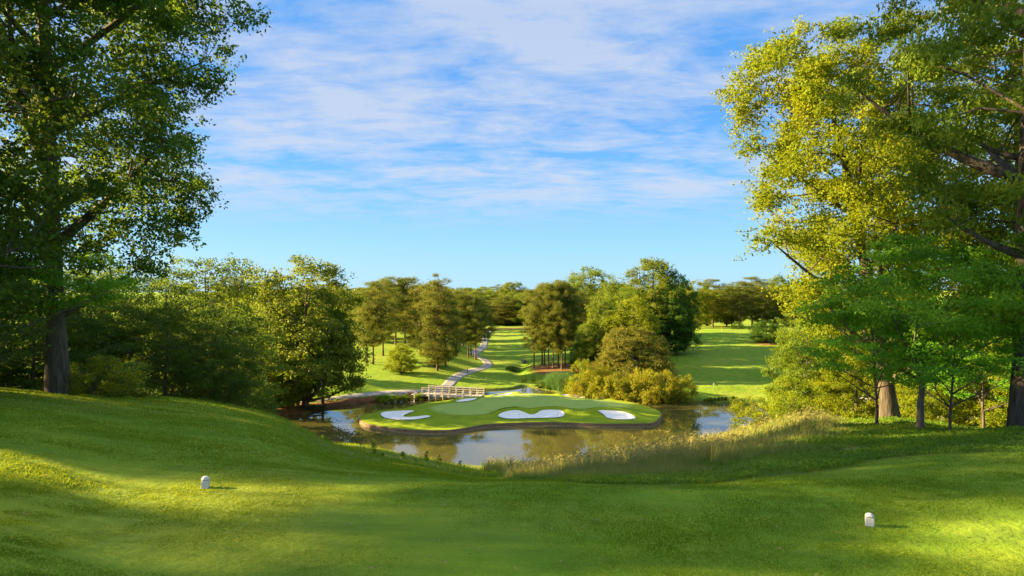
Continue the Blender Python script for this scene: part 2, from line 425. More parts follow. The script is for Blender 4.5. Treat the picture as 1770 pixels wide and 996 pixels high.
# ------------------------------------------------------------------ terrain object
mown_px = [(560,775),(593,785),(683,803),(762,814),(850,825),(900,831),(1000,836),(1150,837),(1300,827),(1430,811),(1500,801),(1650,787),(1770,776)]
MB_S = []; MB_D = []
for u, v_ in mown_px:
    x_, d_ = RG(u, v_, 5.0, 60); MB_S.append((u - CX) / F); MB_D.append(min(d_, 26))
MB_S = np.array([-3, (250-CX)/F, (440-CX)/F] + MB_S + [1.4]); MB_D = np.array([30, 27, 25] + MB_D + [13.5])
print('mown', [round(float(a), 1) for a in MB_D])
def near_rough(x, y):
    """1 beyond the mown tee surround, on the near side of the pond"""
    s = x / np.maximum(y, 3.0)
    dm = np.interp(s, MB_S, MB_D) + (vnoise(x, y, 1.7, 21) - .5) * .8
    return sm(y, dm - .25, dm + .25) * (1 - sm(y, 96, 104)) 
rough = near_rough(MX, MY)
rough = np.maximum(rough, sm(poly_sdf(MX, MY, POND), -2.2, -.6) * .7 * sm(MY, 96, 104))
mulch_poly = np.array([W(430,727), W(500,722), W(560,712), W(620,703), W(700,690), W(740,688), W(738,679,.7), W(690,681,.7), W(640,687,.7), W(560,694,.7), W(480,699,.7), W(430,703,.7)])
mulch = sm(poly_sdf(MX, MY, mulch_poly) + (vnoise(MX, MY, 2, 4) - .5) * 1.5, -.4, .8)
for (u, v_, rx, ry) in [(968,639,5.5,7),(952,634,4,6),(985,634,4,6),(1112,650,7,6),(1325,594,2.5,3),(866,568.5,16,7)]:
    x_, d_ = RG(u, v_, 110)
    mulch = np.maximum(mulch, sm(1.25 - np.hypot((MX - x_) / rx, (MY - d_) / ry) + (vnoise(MX, MY, 2.2, 6) - .5) * .5, 0, .4))
bed = sm(-GZ, -.22, .0)
bed = np.where(inbox, bed, 0)
ny, nx = MX.shape
idx = np.arange(nx * ny).reshape(ny, nx)
faces = np.stack([idx[:-1, :-1], idx[:-1, 1:], idx[1:, 1:], idx[1:, :-1]], -1).reshape(-1, 4)
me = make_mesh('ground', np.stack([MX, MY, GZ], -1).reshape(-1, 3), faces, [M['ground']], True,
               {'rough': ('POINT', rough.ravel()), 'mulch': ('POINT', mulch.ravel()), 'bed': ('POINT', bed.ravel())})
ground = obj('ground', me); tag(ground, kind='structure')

# ------------------------------------------------------------------ water
wx = np.array([-72, 66.0]); wy = np.array([64, 152.0])
me = make_mesh('water', [(wx[0], wy[0], 0), (wx[1], wy[0], 0), (wx[1], wy[1], 0), (wx[0], wy[1], 0)], np.array([[0,1,2,3]]), [M['water']])
tag(obj('water', me), kind='structure')

# ------------------------------------------------------------------ island
def cdt_sheet(poly, hf, step, mat, name, zoff=0.0, edge_step=None):
    poly = np.asarray(poly, float)
    x0, y0 = poly.min(0); x1, y1 = poly.max(0)
    gx, gy_ = np.meshgrid(np.arange(x0, x1, step), np.arange(y0, y1, step))
    gx = gx.ravel() + (vnoise(gx.ravel() * 7, gy_.ravel() * 7, 1, 3) - .5) * step * .3; gy_ = gy_.ravel()
    s = poly_sdf(gx, gy_, poly); k = s > step * .4
    pts = [Vector(p) for p in poly] + [Vector((a, b)) for a, b in zip(gx[k], gy_[k])]
    n = len(poly)
    vo, eo, fo, *_ = mgeo.delaunay_2d_cdt(pts, [(i, (i + 1) % n) for i in range(n)], [list(range(n))], 1, 1e-5)
    vx = np.array([p.x for p in vo]); vy = np.array([p.y for p in vo])
    vz = hf(vx, vy) + zoff
    me = make_mesh(name, np.stack([vx, vy, vz], 1), None, [mat], True, faces=[tuple(f) for f in fo])
    return me, obj(name, me)

b_px = {
 'a': [(656,719),(663,714.5),(683,712.5),(715,712),(717,713.5),(706,716),(698,719),(697.5,722),(719,721),(735,718.8),(744.5,719.5),(743,722),(729,724),(715,726.3),(688,726.3),(667.5,724)],
 'b': [(859,719.7),(868,716.3),(882,714),(896,713),(907,716.5),(918.6,719),(928.5,717),(935.6,713),(958,712),(972,714),(978,718.5),(969.5,722),(941,723),(913,723.5),(885,724.7),(868,723.3)],
 'c': [(1031.6,713),(1046,712),(1071,713),(1088,716.3),(1102,724),(1088,726),(1063,725.6),(1048.6,723),(1046,719.7),(1037,715.7)],
 'd': [(965,683.2),(998,684.4),(1043,688),(1044.5,690),(1020,690.2),(984,686.2)],
 'e': [(784,695.3),(803,691.8),(828,690),(818,692.6),(799,695.2)],
 'f': [(845,684.5),(858,680.3),(880,677),(888,680.5),(878,682.6),(862,684)],
}
def isl_base(x, y):
    s = poly_sdf(x, y, ISL)
    z = .52 + 1.15 * sm(s, 0, 9) * (.45 + .55 * sm(y, 98, 114)) + .12 * (vnoise(x, y, 5, 31) - .5) * sm(s, 0, 3)
    return z
BK = {}
for k, pts in b_px.items():
    w = []
    for u, v_ in pts:
        z = 1.2
        for _ in range(8):
            x_, d_ = W(u, v_, z); z = float(isl_base(np.array([x_]), np.array([d_]))[0]) if k != 'f' else 1.5
        w.append((x_, d_))
    BK[k] = chaikin(w, 2)
def isl_h(x, y):
    z = isl_base(x, y)
    for k, p in BK.items():
        s = poly_sdf(x, y, p)
        z = z - .30 * sm(s, -.05, .7) + .42 * np.exp(-((s + .8) / .8) ** 2) * sm(y - p[:, 1].mean(), -1.0, 1.5)
    return z
ISL2 = ISL
me, o = cdt_sheet(ISL2, isl_h, .55, M['island'], 'island_turf'); tag(o, kind='structure')
gr_px = [(737,706),(745,712),(774,718.5),(800,719),(841,718.2),(870,713.5),(899,708.5),(940,707),(998,709),(1040,708.5),(1082,706.5),(1098,703.5),(1090,699),(1060,694.5),(1030,692),(990,688.6),(940,683.5),(905,681.6),(868,683.5),(846,687),(828,691.5),(803,696.5),(770,699),(748,702)]
grw = []
for u, v_ in gr_px:
    z = 1.4
    for _ in range(8):
        x_, d_ = W(u, v_, z); z = float(isl_base(np.array([x_]), np.array([d_]))[0])
    grw.append((x_, d_))
grw = chaikin(grw, 2)
sdg = poly_sdf(grw[:, 0], grw[:, 1], ISL)
cen = grw.mean(0)
grw = np.array([p if s > .9 else p + (cen - p) * min(.12, (.9 - s) / 14) for p, s in zip(grw, sdg)])
me, o = cdt_sheet(grw, isl_h, .8, M['collar'], 'green_collar', .025); tag(o, kind='structure')
grw2 = cen + (grw - cen) * .955
me, o = cdt_sheet(grw2, isl_h, .8, M['green'], 'putting_green', .045); tag(o, kind='structure')
for k, p in BK.items():
    zo = .075
    me, o = cdt_sheet(p, isl_h, .45, M['sand'], 'sand_bunker', zo); tag(o, kind='structure')

# timber bulkhead around the island
bw = empty('retaining_wall', (0, 100, 0)); tag(bw, 'low dark timber retaining wall edging the island green above the pond', 'retaining wall')
def ribbon_wall(poly, z0, z1, out0, out1, name, mat, parent):
    p = np.asarray(poly); n = len(p)
    t = np.roll(p, -1, 0) - np.roll(p, 1, 0); t /= np.linalg.norm(t, axis=1, keepdims=True)
    area = .5 * np.sum(p[:, 0] * np.roll(p[:, 1], -1) - np.roll(p[:, 0], -1) * p[:, 1])
    nrm = np.stack([t[:, 1], -t[:, 0]], 1) * (1 if area > 0 else -1)
    a = p + nrm * out0; b = p + nrm * out1
    V = np.concatenate([np.c_[b, np.full(n, z0)], np.c_[b, np.full(n, z1)], np.c_[a, np.full(n, z1)], np.c_[a, np.full(n, z0)]])
    V[:, 1] -= 100
    i = np.arange(n); j = (i + 1) % n
    Fq = np.concatenate([np.stack([k * n + i, k * n + j, ((k + 1) % 4) * n + j, ((k + 1) % 4) * n + i], 1) for k in range(4)])
    return obj(name, make_mesh(name, V, Fq, [mat]), parent)
ribbon_wall(ISL, -1.2, .15, .0, .16, 'lower_beam', M['bulkhead'], bw)
ribbon_wall(ISL, .16, .32, .0, .11, 'middle_beam', M['bulkhead'], bw)
ribbon_wall(ISL, .33, .50, .0, .07, 'top_beam', M['bulkhead'], bw)

# ------------------------------------------------------------------ cart paths
def ribbon(pts, width, name, mat, zoff=.05, thick=.12, label=None):
    p = chaikin(pts, 3, False)
    seg = np.r_[0, np.cumsum(np.linalg.norm(np.diff(p, axis=0), axis=1))]
    s = np.arange(0, seg[-1], .8); p = np.c_[np.interp(s, seg, p[:, 0]), np.interp(s, seg, p[:, 1])]
    t = np.gradient(p, axis=0); t /= np.linalg.norm(t, axis=1, keepdims=True); nr = np.c_[-t[:, 1], t[:, 0]]
    cols = []
    K = 7
    zc = hgt(p[:, 0], p[:, 1])
    for k in range(K):
        q = p + nr * width * (k / (K - 1) - .5)
        z = np.maximum(hgt(q[:, 0], q[:, 1]), .5) + zoff
        cols.append(np.c_[q, z])
    l = cols[0].copy(); l[:, 2] -= thick + .3; r = cols[-1].copy(); r[:, 2] -= thick + .3
    cols = [l] + cols + [r]
    V = np.stack(cols, 1); n, K2, _ = V.shape
    ix = np.arange(n * K2).reshape(n, K2)
    Fq = np.stack([ix[:-1, :-1], ix[:-1, 1:], ix[1:, 1:], ix[1:, :-1]], -1).reshape(-1, 4)
    o = obj(name, make_mesh(name, V.reshape(-1, 3), Fq, [mat])); tag(o, kind='structure'); return o
path_l = [RG(u, v_, 108) for u, v_ in [(380,701),(440,699),(500,696),(545,692),(600,686),(640,681.5),(690,676.5),(722,675.5)]]
bridge_a = np.array([-15.6, 122.4]); bridge_b = np.array([-5.3, 119.0])
path_l += [(-16.5, 122.8)]
ribbon(path_l, 2.0, 'cart_path', M['concrete'])
path_v = [(-17.5, 123.6)] + [RG(u, v_, 115) for u, v_ in [(768,671),(777,664),(782,656),(799,647),(818,640),(841,635.5),(845,629),(838,622),(824,616),(817,611.5),(826,606),(836,600),(838,590),(840,578),(848,570)]]
ribbon(path_v, 2.3, 'cart_path', M['concrete'])
ribbon([RG(u, v_, 70) for u, v_ in [(1396,640),(1383,645),(1380,652),(1392,658),(1405,665),(1415,672),(1432,680),(1456,684),(1490,690),(1540,700),(1600,712),(1650,722),(1760,742)]], 2.6, 'cart_path', M['kerb'])

# ------------------------------------------------------------------ footbridge
br = empty('footbridge', (float(bridge_a[0]), float(bridge_a[1]), 0)); tag(br, 'pale weathered timber footbridge with post and rail sides crossing to the island green', 'footbridge')
bd = bridge_b - bridge_a; BL = float(np.linalg.norm(bd)); br.rotation_euler.z = math.atan2(bd[1], bd[0])
ZD = 1.18; BWD = 2.5
q = MB()
nb = int(BL / .2)
for i in range(nb): q.box(((i + .5) * BL / nb, 0, ZD), (BL / nb - .015, BWD + .1, .06))
q.build('deck', M['timber'], br)
q = MB()
for y_ in (-BWD/2, BWD/2): q.box((BL/2, y_, ZD - .19), (BL, .12, .3))
q.build('girders', M['timber'], br)
for side in (-1, 1):
    y_ = side * (BWD / 2 + .06)
    for i in range(9):
        x_ = .1 + i * (BL - .2) / 8
        q = MB(); low = -1.2 if i % 2 == 1 else ZD - .36
        q.box((x_, y_ + side * .07, (ZD + 1.1 + low) / 2), (.14, .13, ZD + 1.1 - low)); q.build('post', M['timber'], br)
    for zz, hh in ((1.08, .09), (.72, .14), (.34, .14)):
        q = MB(); q.box((BL/2, y_ - side * .03, ZD + zz), (BL, .05, hh)); q.build('rail', M['timber'], br)
    q = MB(); q.box((BL/2, y_ + side * .03, ZD + 1.15), (BL + .1, .2, .05)); q.build('cap_rail', M['timber'], br)

# ------------------------------------------------------------------ markers, pins, post
def tee_marker(u, v_, w, h, rz, lean, label, body_m):
    d_ = RG(u, v_, 4)
    t = empty('tee_marker', (d_[0], d_[1], float(hgt(*d_)) - .005), rz); t.rotation_euler.x = lean
    tag(t, label, 'tee marker', 'tee markers')
    q = MB(); q.box((0, 0, h * .33), (w, w, h * .66)); q.build('body', body_m, t, bevel=.006)
    q = MB(); q.box((0, 0, h * .685), (w * .74, w * .74, h * .06)); q.build('neck', M['concrete'], t)
    # eight-sided domed cap
    q = MB(); prof = [(w*.54, h*.71), (w*.56, h*.80), (w*.45, h*.90), (w*.24, h*.98)]
    n = 8; vs = []; fs = []
    for r_, z_ in prof:
        for k in range(n):
            a = (k + .5) / n * 2 * math.pi; vs.append((r_ * math.cos(a), r_ * math.sin(a), z_))
    for i in range(len(prof) - 1):
        for k in range(n): fs.append((i*n + k, i*n + (k+1) % n, (i+1)*n + (k+1) % n, (i+1)*n + k))
    fs.append(tuple(range(n))[::-1]); fs.append(tuple((len(prof)-1)*n + k for k in range(n)))
    q.add(vs, fs); q.build('cap', M['paint'], t, bevel=.003)
    return t
tee_marker(355, 844, .095, .165, R(14), 0, 'white wooden tee marker with domed cap on the left, in a sunny patch', M['paint'])
tee_marker(1503, 909, .090, .150, R(-22), R(-2), 'white wooden tee marker with chamfered cap on the right of the tee', M['paint'])
def far_marker(u, v_, label):
    p = RG(u, v_, 105)
    q = MB(); q.box((0, 0, .1), (.2, .2, .2)); q.box((0, 0, .225), (.26, .26, .05), 0, .6)
    me_o = q.build('tee_marker', M['paint']); me_o.location = (p[0], p[1], float(hgt(*p)))
    tag(me_o, label, 'tee marker', 'distant tee markers')
for u, v_, l in [(1199,604,'tiny white tee marker high on the right fairway, left one of the upper pair'),(1279,606,'tiny white tee marker high on the right fairway, right one of the upper pair'),
               (1210,616,'tiny white tee marker on the middle terrace of the right fairway, left one'),(1295,619,'tiny white tee marker on the middle terrace of the right fairway, right one'),
               (1234,665.5,'tiny white tee marker on the lowest terrace of the right fairway, left one'),(1341,669,'tiny white tee marker on the lowest terrace of the right fairway, right one'),
               (811,655,'tiny white tee marker on the lawn right of the footpath, left one'),(840,656,'tiny white tee marker on the lawn right of the footpath, right one')]:
    far_marker(u, v_, l)
def pin(x, y, z, h, label, rz=0):
    t = empty('flagstick', (x, y, z), rz); tag(t, label, 'flagstick')
    q = MB(); q.tube([(0, 0, 0), (0, 0, h)], [.022, .014], 8); q.build('pole', M['yellow_cloth'], t)
    v = []; f = []
    for i in range(6):
        for j in range(3): v.append((.014 + i * .07 + 0, .03 * math.sin(i * 1.3), h - .02 - j * .15 - i * .02))
    for i in range(5):
        for j in range(2): f.append((i*3+j, i*3+j+1, i*3+j+4, i*3+j+3))
    o = obj('flag', make_mesh('flag', np.array(v), None, [M['yellow_cloth']], faces=f), t)
    s = o.modifiers.new('thick', 'SOLIDIFY'); s.thickness = .006
px_, py_ = W(794.6, 707.5, 1.5)
pin(px_, py_, float(isl_h(np.array([px_]), np.array([py_]))[0]) + .04, 2.1, 'thin yellow flagstick with small flag on the shaded left of the island green')
p = RG(1247, 572.5, 150); pin(p[0], p[1], float(hgt(*p)), 2.3, 'small yellow flagstick at the top of the right fairway before the far trees')
p = RG(808.5, 645, 115)
t = empty('path_post', (p[0], p[1] - .8, float(hgt(p[0], p[1] - .8)))); tag(t, 'short dark post with pale foot standing on the cart path beyond the bridge', 'post')
q = MB(); q.box((0, 0, .6), (.14, .14, .95)); q.build('pole', M['dark_metal'], t)
q = MB(); q.box((0, 0, .07), (.32, .32, .13)); q.build('foot', M['paint'], t)
p = RG(906, 628, 125)
t = empty('pipe_outlet', (p[0], p[1], float(hgt(*p)))); tag(t, 'small pale concrete pipe outlet with dark mouth in the valley ditch', 'pipe outlet')
q = MB(); q.box((0, .1, .45), (1.7, .4, .9), 0, .85); q.build('headwall', M['concrete'], t, bevel=.05)
q = MB(); q.tube([(0.2, -.3, .35), (0.2, .05, .35)], [.3, .3], 14); q.build('pipe', M['dark_metal'], t)

# ------------------------------------------------------------------ foliage generators
def leaf_geo(C, L, Wd, up_bias, out_vec, r, droop=.2, radial=None):
    """one folded diamond per leaf"""
    n = len(C)
    nrm = r.normal(size=(n, 3)) * .8 + out_vec * .6 + np.array([0, 0, up_bias])
    nrm /= np.linalg.norm(nrm, axis=1, keepdims=True) + 1e-9
    if radial is None:
        d = r.normal(size=(n, 3)); d[:, 2] -= droop
    else: d = radial + r.normal(size=(n, 3)) * .35
    d -= nrm * np.sum(d * nrm, 1, keepdims=True); d /= np.linalg.norm(d, axis=1, keepdims=True) + 1e-9
    s = np.cross(nrm, d)
    L = np.asarray(L).reshape(-1, 1) * np.ones((n, 1)); Wd = np.asarray(Wd).reshape(-1, 1) * np.ones((n, 1))
    fold = nrm * Wd * .18
    a = C - d * L * .5; b = C - s * Wd * .5 + fold; c = C + d * L * .5; e = C + s * Wd * .5 + fold
    V = np.stack([a, b, c, e], 1).reshape(-1, 3)
    return V, np.arange(4 * n).reshape(n, 4)

def build_tree(seed, H, env, r0, n_clump, n_leaf, L, Wd, rc, leaf_m, bark_m, n_limb=16, flat=.65, lean=(0, 0), top=.9, rise=.45,
               style='leaf', trunk_top=.92, wob=.35, fork=0, inner=.35, limb_scale=1.0, up=.5, twigs=True, azn=.22, spray=7):
    """env: list of (height fraction, radius in m).  returns trunk mesh, crown mesh, both with the base at the origin"""
    r = np.random.default_rng(seed)
    eh = np.array([e[0] for e in env]); er = np.array([e[1] for e in env])
    # trunk
    K = 12; tt = np.linspace(0, 1, K)
    ax = np.cumsum(r.normal(size=K)) * .12 * wob * H / 14; ay = np.cumsum(r.normal(size=K)) * .12 * wob * H / 14
    ax -= ax[0]; ay -= ay[0]
    tp = np.c_[lean[0] * tt ** 1.3 + ax * tt, lean[1] * tt ** 1.3 + ay * tt, tt * H * trunk_top]
    tr = r0 * (1 - tt) ** .8 * .92 + r0 * .06; tr[0] *= 1.35; 
    tp = np.vstack([tp[0] - [0, 0, .5], tp]); tr = np.r_[tr[0] * 1.1, tr]
    tV, tF = [], []; nb = 0
    def addt(p, rad, n):
        nonlocal nb
        v, f = tube_arrays(p, rad, n); tV.append(v); tF.append(f + nb); nb += len(v)
    addt(tp, tr, 12)
    def axis(z):
        zz = np.clip(z, 0, tp[-1, 2]); return np.array([np.interp(zz, tp[:, 2], tp[:, 0]), np.interp(zz, tp[:, 2], tp[:, 1])])
    # clump centres
    ph = r.uniform(0, 6.28, 5); am = r.uniform(.4, 1, 5)
    def azmul(a, h):
        return 1 + azn * (am[0] * math.sin(a * 2 + ph[0] + h * 3) + am[1] * math.sin(a * 3 + ph[1] - h * 7) + am[2] * math.sin(a * 5 + ph[2] + h * 11)) / 1.4
    cs = []; tries = 0
    w = er.copy(); hs = np.linspace(eh[0], eh[-1], 60); ws = np.interp(hs, eh, er) ** 1.3 + .1; ws /= ws.sum()
    while len(cs) < n_clump and tries < n_clump * 40:
        tries += 1
        h = r.choice(hs, p=ws) + r.uniform(-.5, .5) / 60 * (eh[-1] - eh[0]); a = r.uniform(0, 6.2832)
        Rr = np.interp(h, eh, er) * azmul(a, h)
        q_ = Rr * (inner + (1 - inner) * math.sqrt(r.uniform()))
        z = h * H; c0 = axis(z)
        p_ = np.array([c0[0] + q_ * math.cos(a), c0[1] + q_ * math.sin(a), z])
        if cs and tries < n_clump * 25:
            dd = np.linalg.norm((np.array(cs) - p_) / [1, 1, .75], axis=1).min()
            if dd < rc * .8: continue
        cs.append(p_)
    cs = np.array(cs)
    # limbs: farthest point picks
    pick = [int(np.argmax(cs[:, 2]))]; dist = np.linalg.norm(cs - cs[pick[0]], axis=1)
    while len(pick) < min(n_limb, len(cs)):
        k = int(np.argmax(dist)); pick.append(k); dist = np.minimum(dist, np.linalg.norm(cs - cs[k], axis=1))
    lp = []; lr = []
    for k in pick:
        tg = cs[k]; c0 = axis(tg[2]); reach = math.hypot(tg[0] - c0[0], tg[1] - c0[1])
        z0 = max(tg[2] - reach * (rise + r.uniform(-.15, .25)) - .2, env[0][0] * H * .55); z0 = min(z0, tp[-1, 2] * .97)
        a0 = axis(z0); A = np.array([a0[0], a0[1], z0]); m = (A + tg) / 2
        m = m + np.array([0, 0, -reach * .08 + abs(tg[2] - z0) * .08]) + r.normal(size=3) * reach * .06
        t_ = np.linspace(0, 1, 7)[:, None]
        P = (1 - t_) ** 2 * A + 2 * t_ * (1 - t_) * m + t_ ** 2 * tg
        rb = min(np.interp(z0, tp[:, 2], tr) * .62, .028 * (reach + abs(tg[2] - z0)) + .015) * limb_scale
        rad = rb * (1 - t_[:, 0]) ** .7 + rb * .12
        addt(P, rad, 6); lp.append(P); lr.append(rad)
    LP = np.vstack(lp); LR = np.concatenate(lr)
    if twigs:
        for k in range(len(cs)):
            if k in pick: continue
            dd = np.linalg.norm(LP - cs[k], axis=1) + 2.0 * np.maximum(LP[:, 2] - cs[k][2], 0)
            j = int(np.argmin(dd)); A = LP[j]; B = cs[k]; m = (A + B) / 2 + r.normal(size=3) * .12 * np.linalg.norm(B - A) + np.array([0, 0, .1])
            rb = min(LR[j] * .7, .012 * np.linalg.norm(B - A) + .012)
            addt(np.array([A, m, B]), np.array([rb, rb * .7, rb * .3]), 4)
    trunk = make_mesh('trunk', np.vstack(tV), np.vstack(tF), [bark_m], True)
    # leaves
    per = max(4, int(n_leaf / len(cs)))
    nC = len(cs); size = r.uniform(.7, 1.25, nC)
    k_sub = 7
    sub = r.normal(size=(nC, k_sub, 3)); sub /= np.linalg.norm(sub, axis=2, keepdims=True); sub *= r.uniform(.35, 1.0, (nC, k_sub, 1)) * rc
    sub[..., 2] *= flat; sub *= size[:, None, None]
    sc = cs[:, None, :] + sub                                   # sub-cluster centres
    ci = np.repeat(np.arange(nC), per); si = r.integers(0, k_sub, len(ci))
    base = sc[ci, si]
    ns = max(1, len(ci) // spray)
    si_ = r.integers(0, len(ci), ns); pick_s = np.repeat(np.arange(ns), spray)[:len(ci)]
    if len(pick_s) < len(ci): pick_s = np.r_[pick_s, r.integers(0, ns, len(ci) - len(pick_s))]
    ci = ci[si_][pick_s]; base = base[si_][pick_s]
    off_s = r.normal(size=(ns, 3)) * (rc * .30); off_s[:, 2] *= flat
    off = off_s[pick_s] * size[ci][:, None]
    Cn = base + off + r.normal(size=(len(ci), 3)) * L * (.75 if spray > 1 else 0) * [1, 1, .6]
    ctr = np.array([0, 0, 0.0]); 
    out = Cn - np.c_[np.interp(Cn[:, 2], tp[:, 2], tp[:, 0]), np.interp(Cn[:, 2], tp[:, 2], tp[:, 1]), Cn[:, 2] - .6 * rc]
    out /= np.linalg.norm(out, axis=1, keepdims=True) + 1e-9
    out = out + (r.normal(size=(ns, 3)) * .7)[pick_s]
    Ls = L * r.uniform(.6, 1.35, len(Cn)); Ws = Wd * r.uniform(.7, 1.2, len(Cn))
    if style == 'needle':
        rad_ = off / (np.linalg.norm(off, axis=1, keepdims=True) + 1e-6) + np.array([0, 0, .3])
        V, Fq = leaf_geo(Cn, Ls, Ws, up, out, r, radial=rad_)
    else:
        V, Fq = leaf_geo(Cn, Ls, Ws, up, out, r)
    rnd = np.clip(r.normal(.45, .17, nC)[ci] + r.normal(0, .16, len(ci)), 0, 1)
    crown = make_mesh('crown', V, Fq, [leaf_m], False, {'rnd': ('FACE', rnd)})
    return trunk, crown

def tree(name, meshes, loc, label, cat='tree', group=None, scale=(1, 1), rz=0, tilt=0):
    t = empty(name, loc, rz)
    t.scale = (scale[0], scale[0], scale[1])
    if tilt: t.rotation_euler.y = tilt
    tag(t, label, cat, group)
    a = obj('trunk', meshes[0], t); b = obj('crown', meshes[1], t)
    return t

def at(u, d, dz=-.05):
    x = (u - CX) / F * d
    return (x, d, float(hgt(x, d)) + dz)
def at_px(u, v_, dmin=105):
    p = RG(u, v_, dmin); return (p[0], p[1], float(hgt(*p)) - .05)
def hfor(loc, vtop):
    return CAMZ - (vtop - CY) / F * loc[1] - loc[2]

# ------------------------------------------------------------------ near trees
OAK_ENV = [(.14, 1.8), (.2, 3.4), (.3, 4.5), (.5, 5.0), (.68, 5.2), (.85, 4.4), (.97, 1.6)]
oakA = build_tree(11, 25, OAK_ENV, .27, 300, 200000, .125, .078, .92, M['oak'], M['bark'], 30, .7, (.8, 0), rise=.5, inner=.42, azn=.28)
loc = at(100, 20.2)
tree('oak_tree', oakA, loc, 'tall dark oak with thick ridged trunk on the crest at the left of the photo', rz=R(200))
ELM_ENV = [(.04, 1.4), (.15, 2.7), (.4, 3.1), (.7, 3.1), (.9, 2.2), (1.0, .8)]
elm = build_tree(12, 14, ELM_ENV, .17, 150, 52000, .13, .08, .8, M['dark'], M['bark'], 18, .6, rise=.4)
tree('maple_tree', elm, (-13.1, 14.6, float(hgt(-13.1, 14.6))), 'dark leafy tree at the far left edge, in front of the thick oak trunk', rz=.7)
DOG = build_tree(33, 5.3, [(.46, 1.8), (.56, 2.9), (.7, 2.7), (.85, 2.0), (.98, .9)], .105, 74, 30000, .10, .05, .60, M['dogwood'], M['bark_smooth'], 16, .42, (.1, 0), rise=.7, wob=1.2, azn=.34, inner=.15, trunk_top=.5, up=.55)
tree('dogwood_tree', DOG, at(-40, 17.6), 'bright green layered dogwood whose boughs cross in front of the thick oak trunk', rz=3.4, scale=(1.05, .84))
# understory on the slope behind the left crest
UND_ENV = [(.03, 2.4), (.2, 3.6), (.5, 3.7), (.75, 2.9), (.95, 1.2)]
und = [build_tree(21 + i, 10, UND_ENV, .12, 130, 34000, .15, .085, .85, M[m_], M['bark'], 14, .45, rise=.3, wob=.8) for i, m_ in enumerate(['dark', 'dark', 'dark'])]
dgw_env = [(.25, 2.0), (.45, 3.0), (.7, 2.7), (.9, 1.6), (1, .5)]
uspots = [  # u, d, vtop, variant, width, label
 (-150, 27, 470, 0, 1.1, 'dark shaded tree mostly cut off by the left edge behind the crest'),
 (-30, 33, 430, 1, 1.1, 'mid green tree behind the leftmost dark tree at the left edge'),
 (55, 28, 505, 2, 1.0, 'dark low tree directly left of the thick oak trunk'),
 (150, 31, 470, 0, 1.0, 'dark tree directly right of and behind the thick oak trunk'),
 (225, 36, 450, 1, 1.0, 'sun flecked green tree in the gap between the oak trunk and the dark thicket'),
 (285, 31, 470, 2, .95, 'dark spreading tree in the middle of the left thicket'),
 (345, 38, 437, 0, 1.0, 'tallest dark feathery tree at the right of the left thicket'),
 (372, 33, 560, 2, .8, 'low dark tree at the lower right end of the left thicket above the crest'),
 (400, 44, 520, 1, .8, 'small green tree at the right end of the left thicket'),
 (110, 44, 450, 1, 1.2, 'sunlit tree glimpsed far behind the thick oak trunk'),
 (215, 52, 480, 1, 1.2, 'sunlit tree glimpsed through the middle of the left thicket'),
 (320, 56, 500, 1, 1.1, 'sunlit tree glimpsed behind the right end of the left thicket'),
 (20, 48, 460, 1, 1.2, 'sunlit tree glimpsed behind the dark trees at the left edge'),
]
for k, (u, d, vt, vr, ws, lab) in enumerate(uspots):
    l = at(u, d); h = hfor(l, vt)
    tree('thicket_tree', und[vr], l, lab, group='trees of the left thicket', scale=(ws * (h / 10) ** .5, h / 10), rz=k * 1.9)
# trees standing left of the frame that shade the tee
for k, (x, y, h, s) in enumerate([(-23, 5.2, 19, .76), (-25, 16.4, 10, .74), (-36, -6, 22, 1.1), (-30, 27, 10, 1.0)]):
    ds_ = ['nearest', 'tall', 'rear', 'spreading'][k]
    tree('oak_tree', oakA, (x, y, float(hgt(x, y)) - .1), ds_ + ' oak standing outside the left edge and shading the tee', group='oaks outside the left edge', scale=(s, h / 25), rz=k * 2.1 + .4)

# right side
YEL_ENV = [(.2, 2.2), (.35, 3.6), (.5, 4.0), (.65, 3.6), (.8, 3.4), (.93, 2.4), (1.0, 1.0)]
yel = build_tree(31, 15.8, YEL_ENV, .33, 190, 125000, .135, .075, .85, M['lime'], M['bark'], 22, .7, (-3.0, 0), rise=.7, azn=.42, inner=.25, limb_scale=.75)
tree('hickory_tree', yel, at(1540, 27.5), 'tall sunlit yellow-green tree leaning left on the right mound behind the dogwood')
BE_ENV = [(.26, 2.4), (.34, 4.0), (.5, 4.8), (.7, 4.6), (.88, 3.4), (1, 1.4)]
bee = build_tree(32, 20, BE_ENV, .33, 260, 100000, .135, .08, .8, M['mid'], M['bark'], 30, .4, (-.5, 0), rise=.3, azn=.2, inner=.25)
tree('beech_tree', bee, at(1768, 16.3), 'large dark green tree with thick grooved trunk at the right edge', rz=2.2, scale=(.78, 1))
tree('beech_tree', bee, at(1765, 27), 'tall green and gold tree in the upper right corner behind the edge tree', rz=.5, scale=(.95, .95))
high = build_tree(41, 11.0, [(.86, 1.8), (.91, 2.2), (.97, 1.5)], .12, 40, 11000, .20, .13, .6, M['oak'], M['bark'], 12, .7, inner=.1)  # added unseen crown, shaped to break the sun on the tee into patches
tree('added_shade_tree', high, (-30, 12.6, float(hgt(-30, 12.6))), 'unseen high crowned tree added outside the left edge to break the tee light into patches', rz=1, scale=(.75, 1.0))
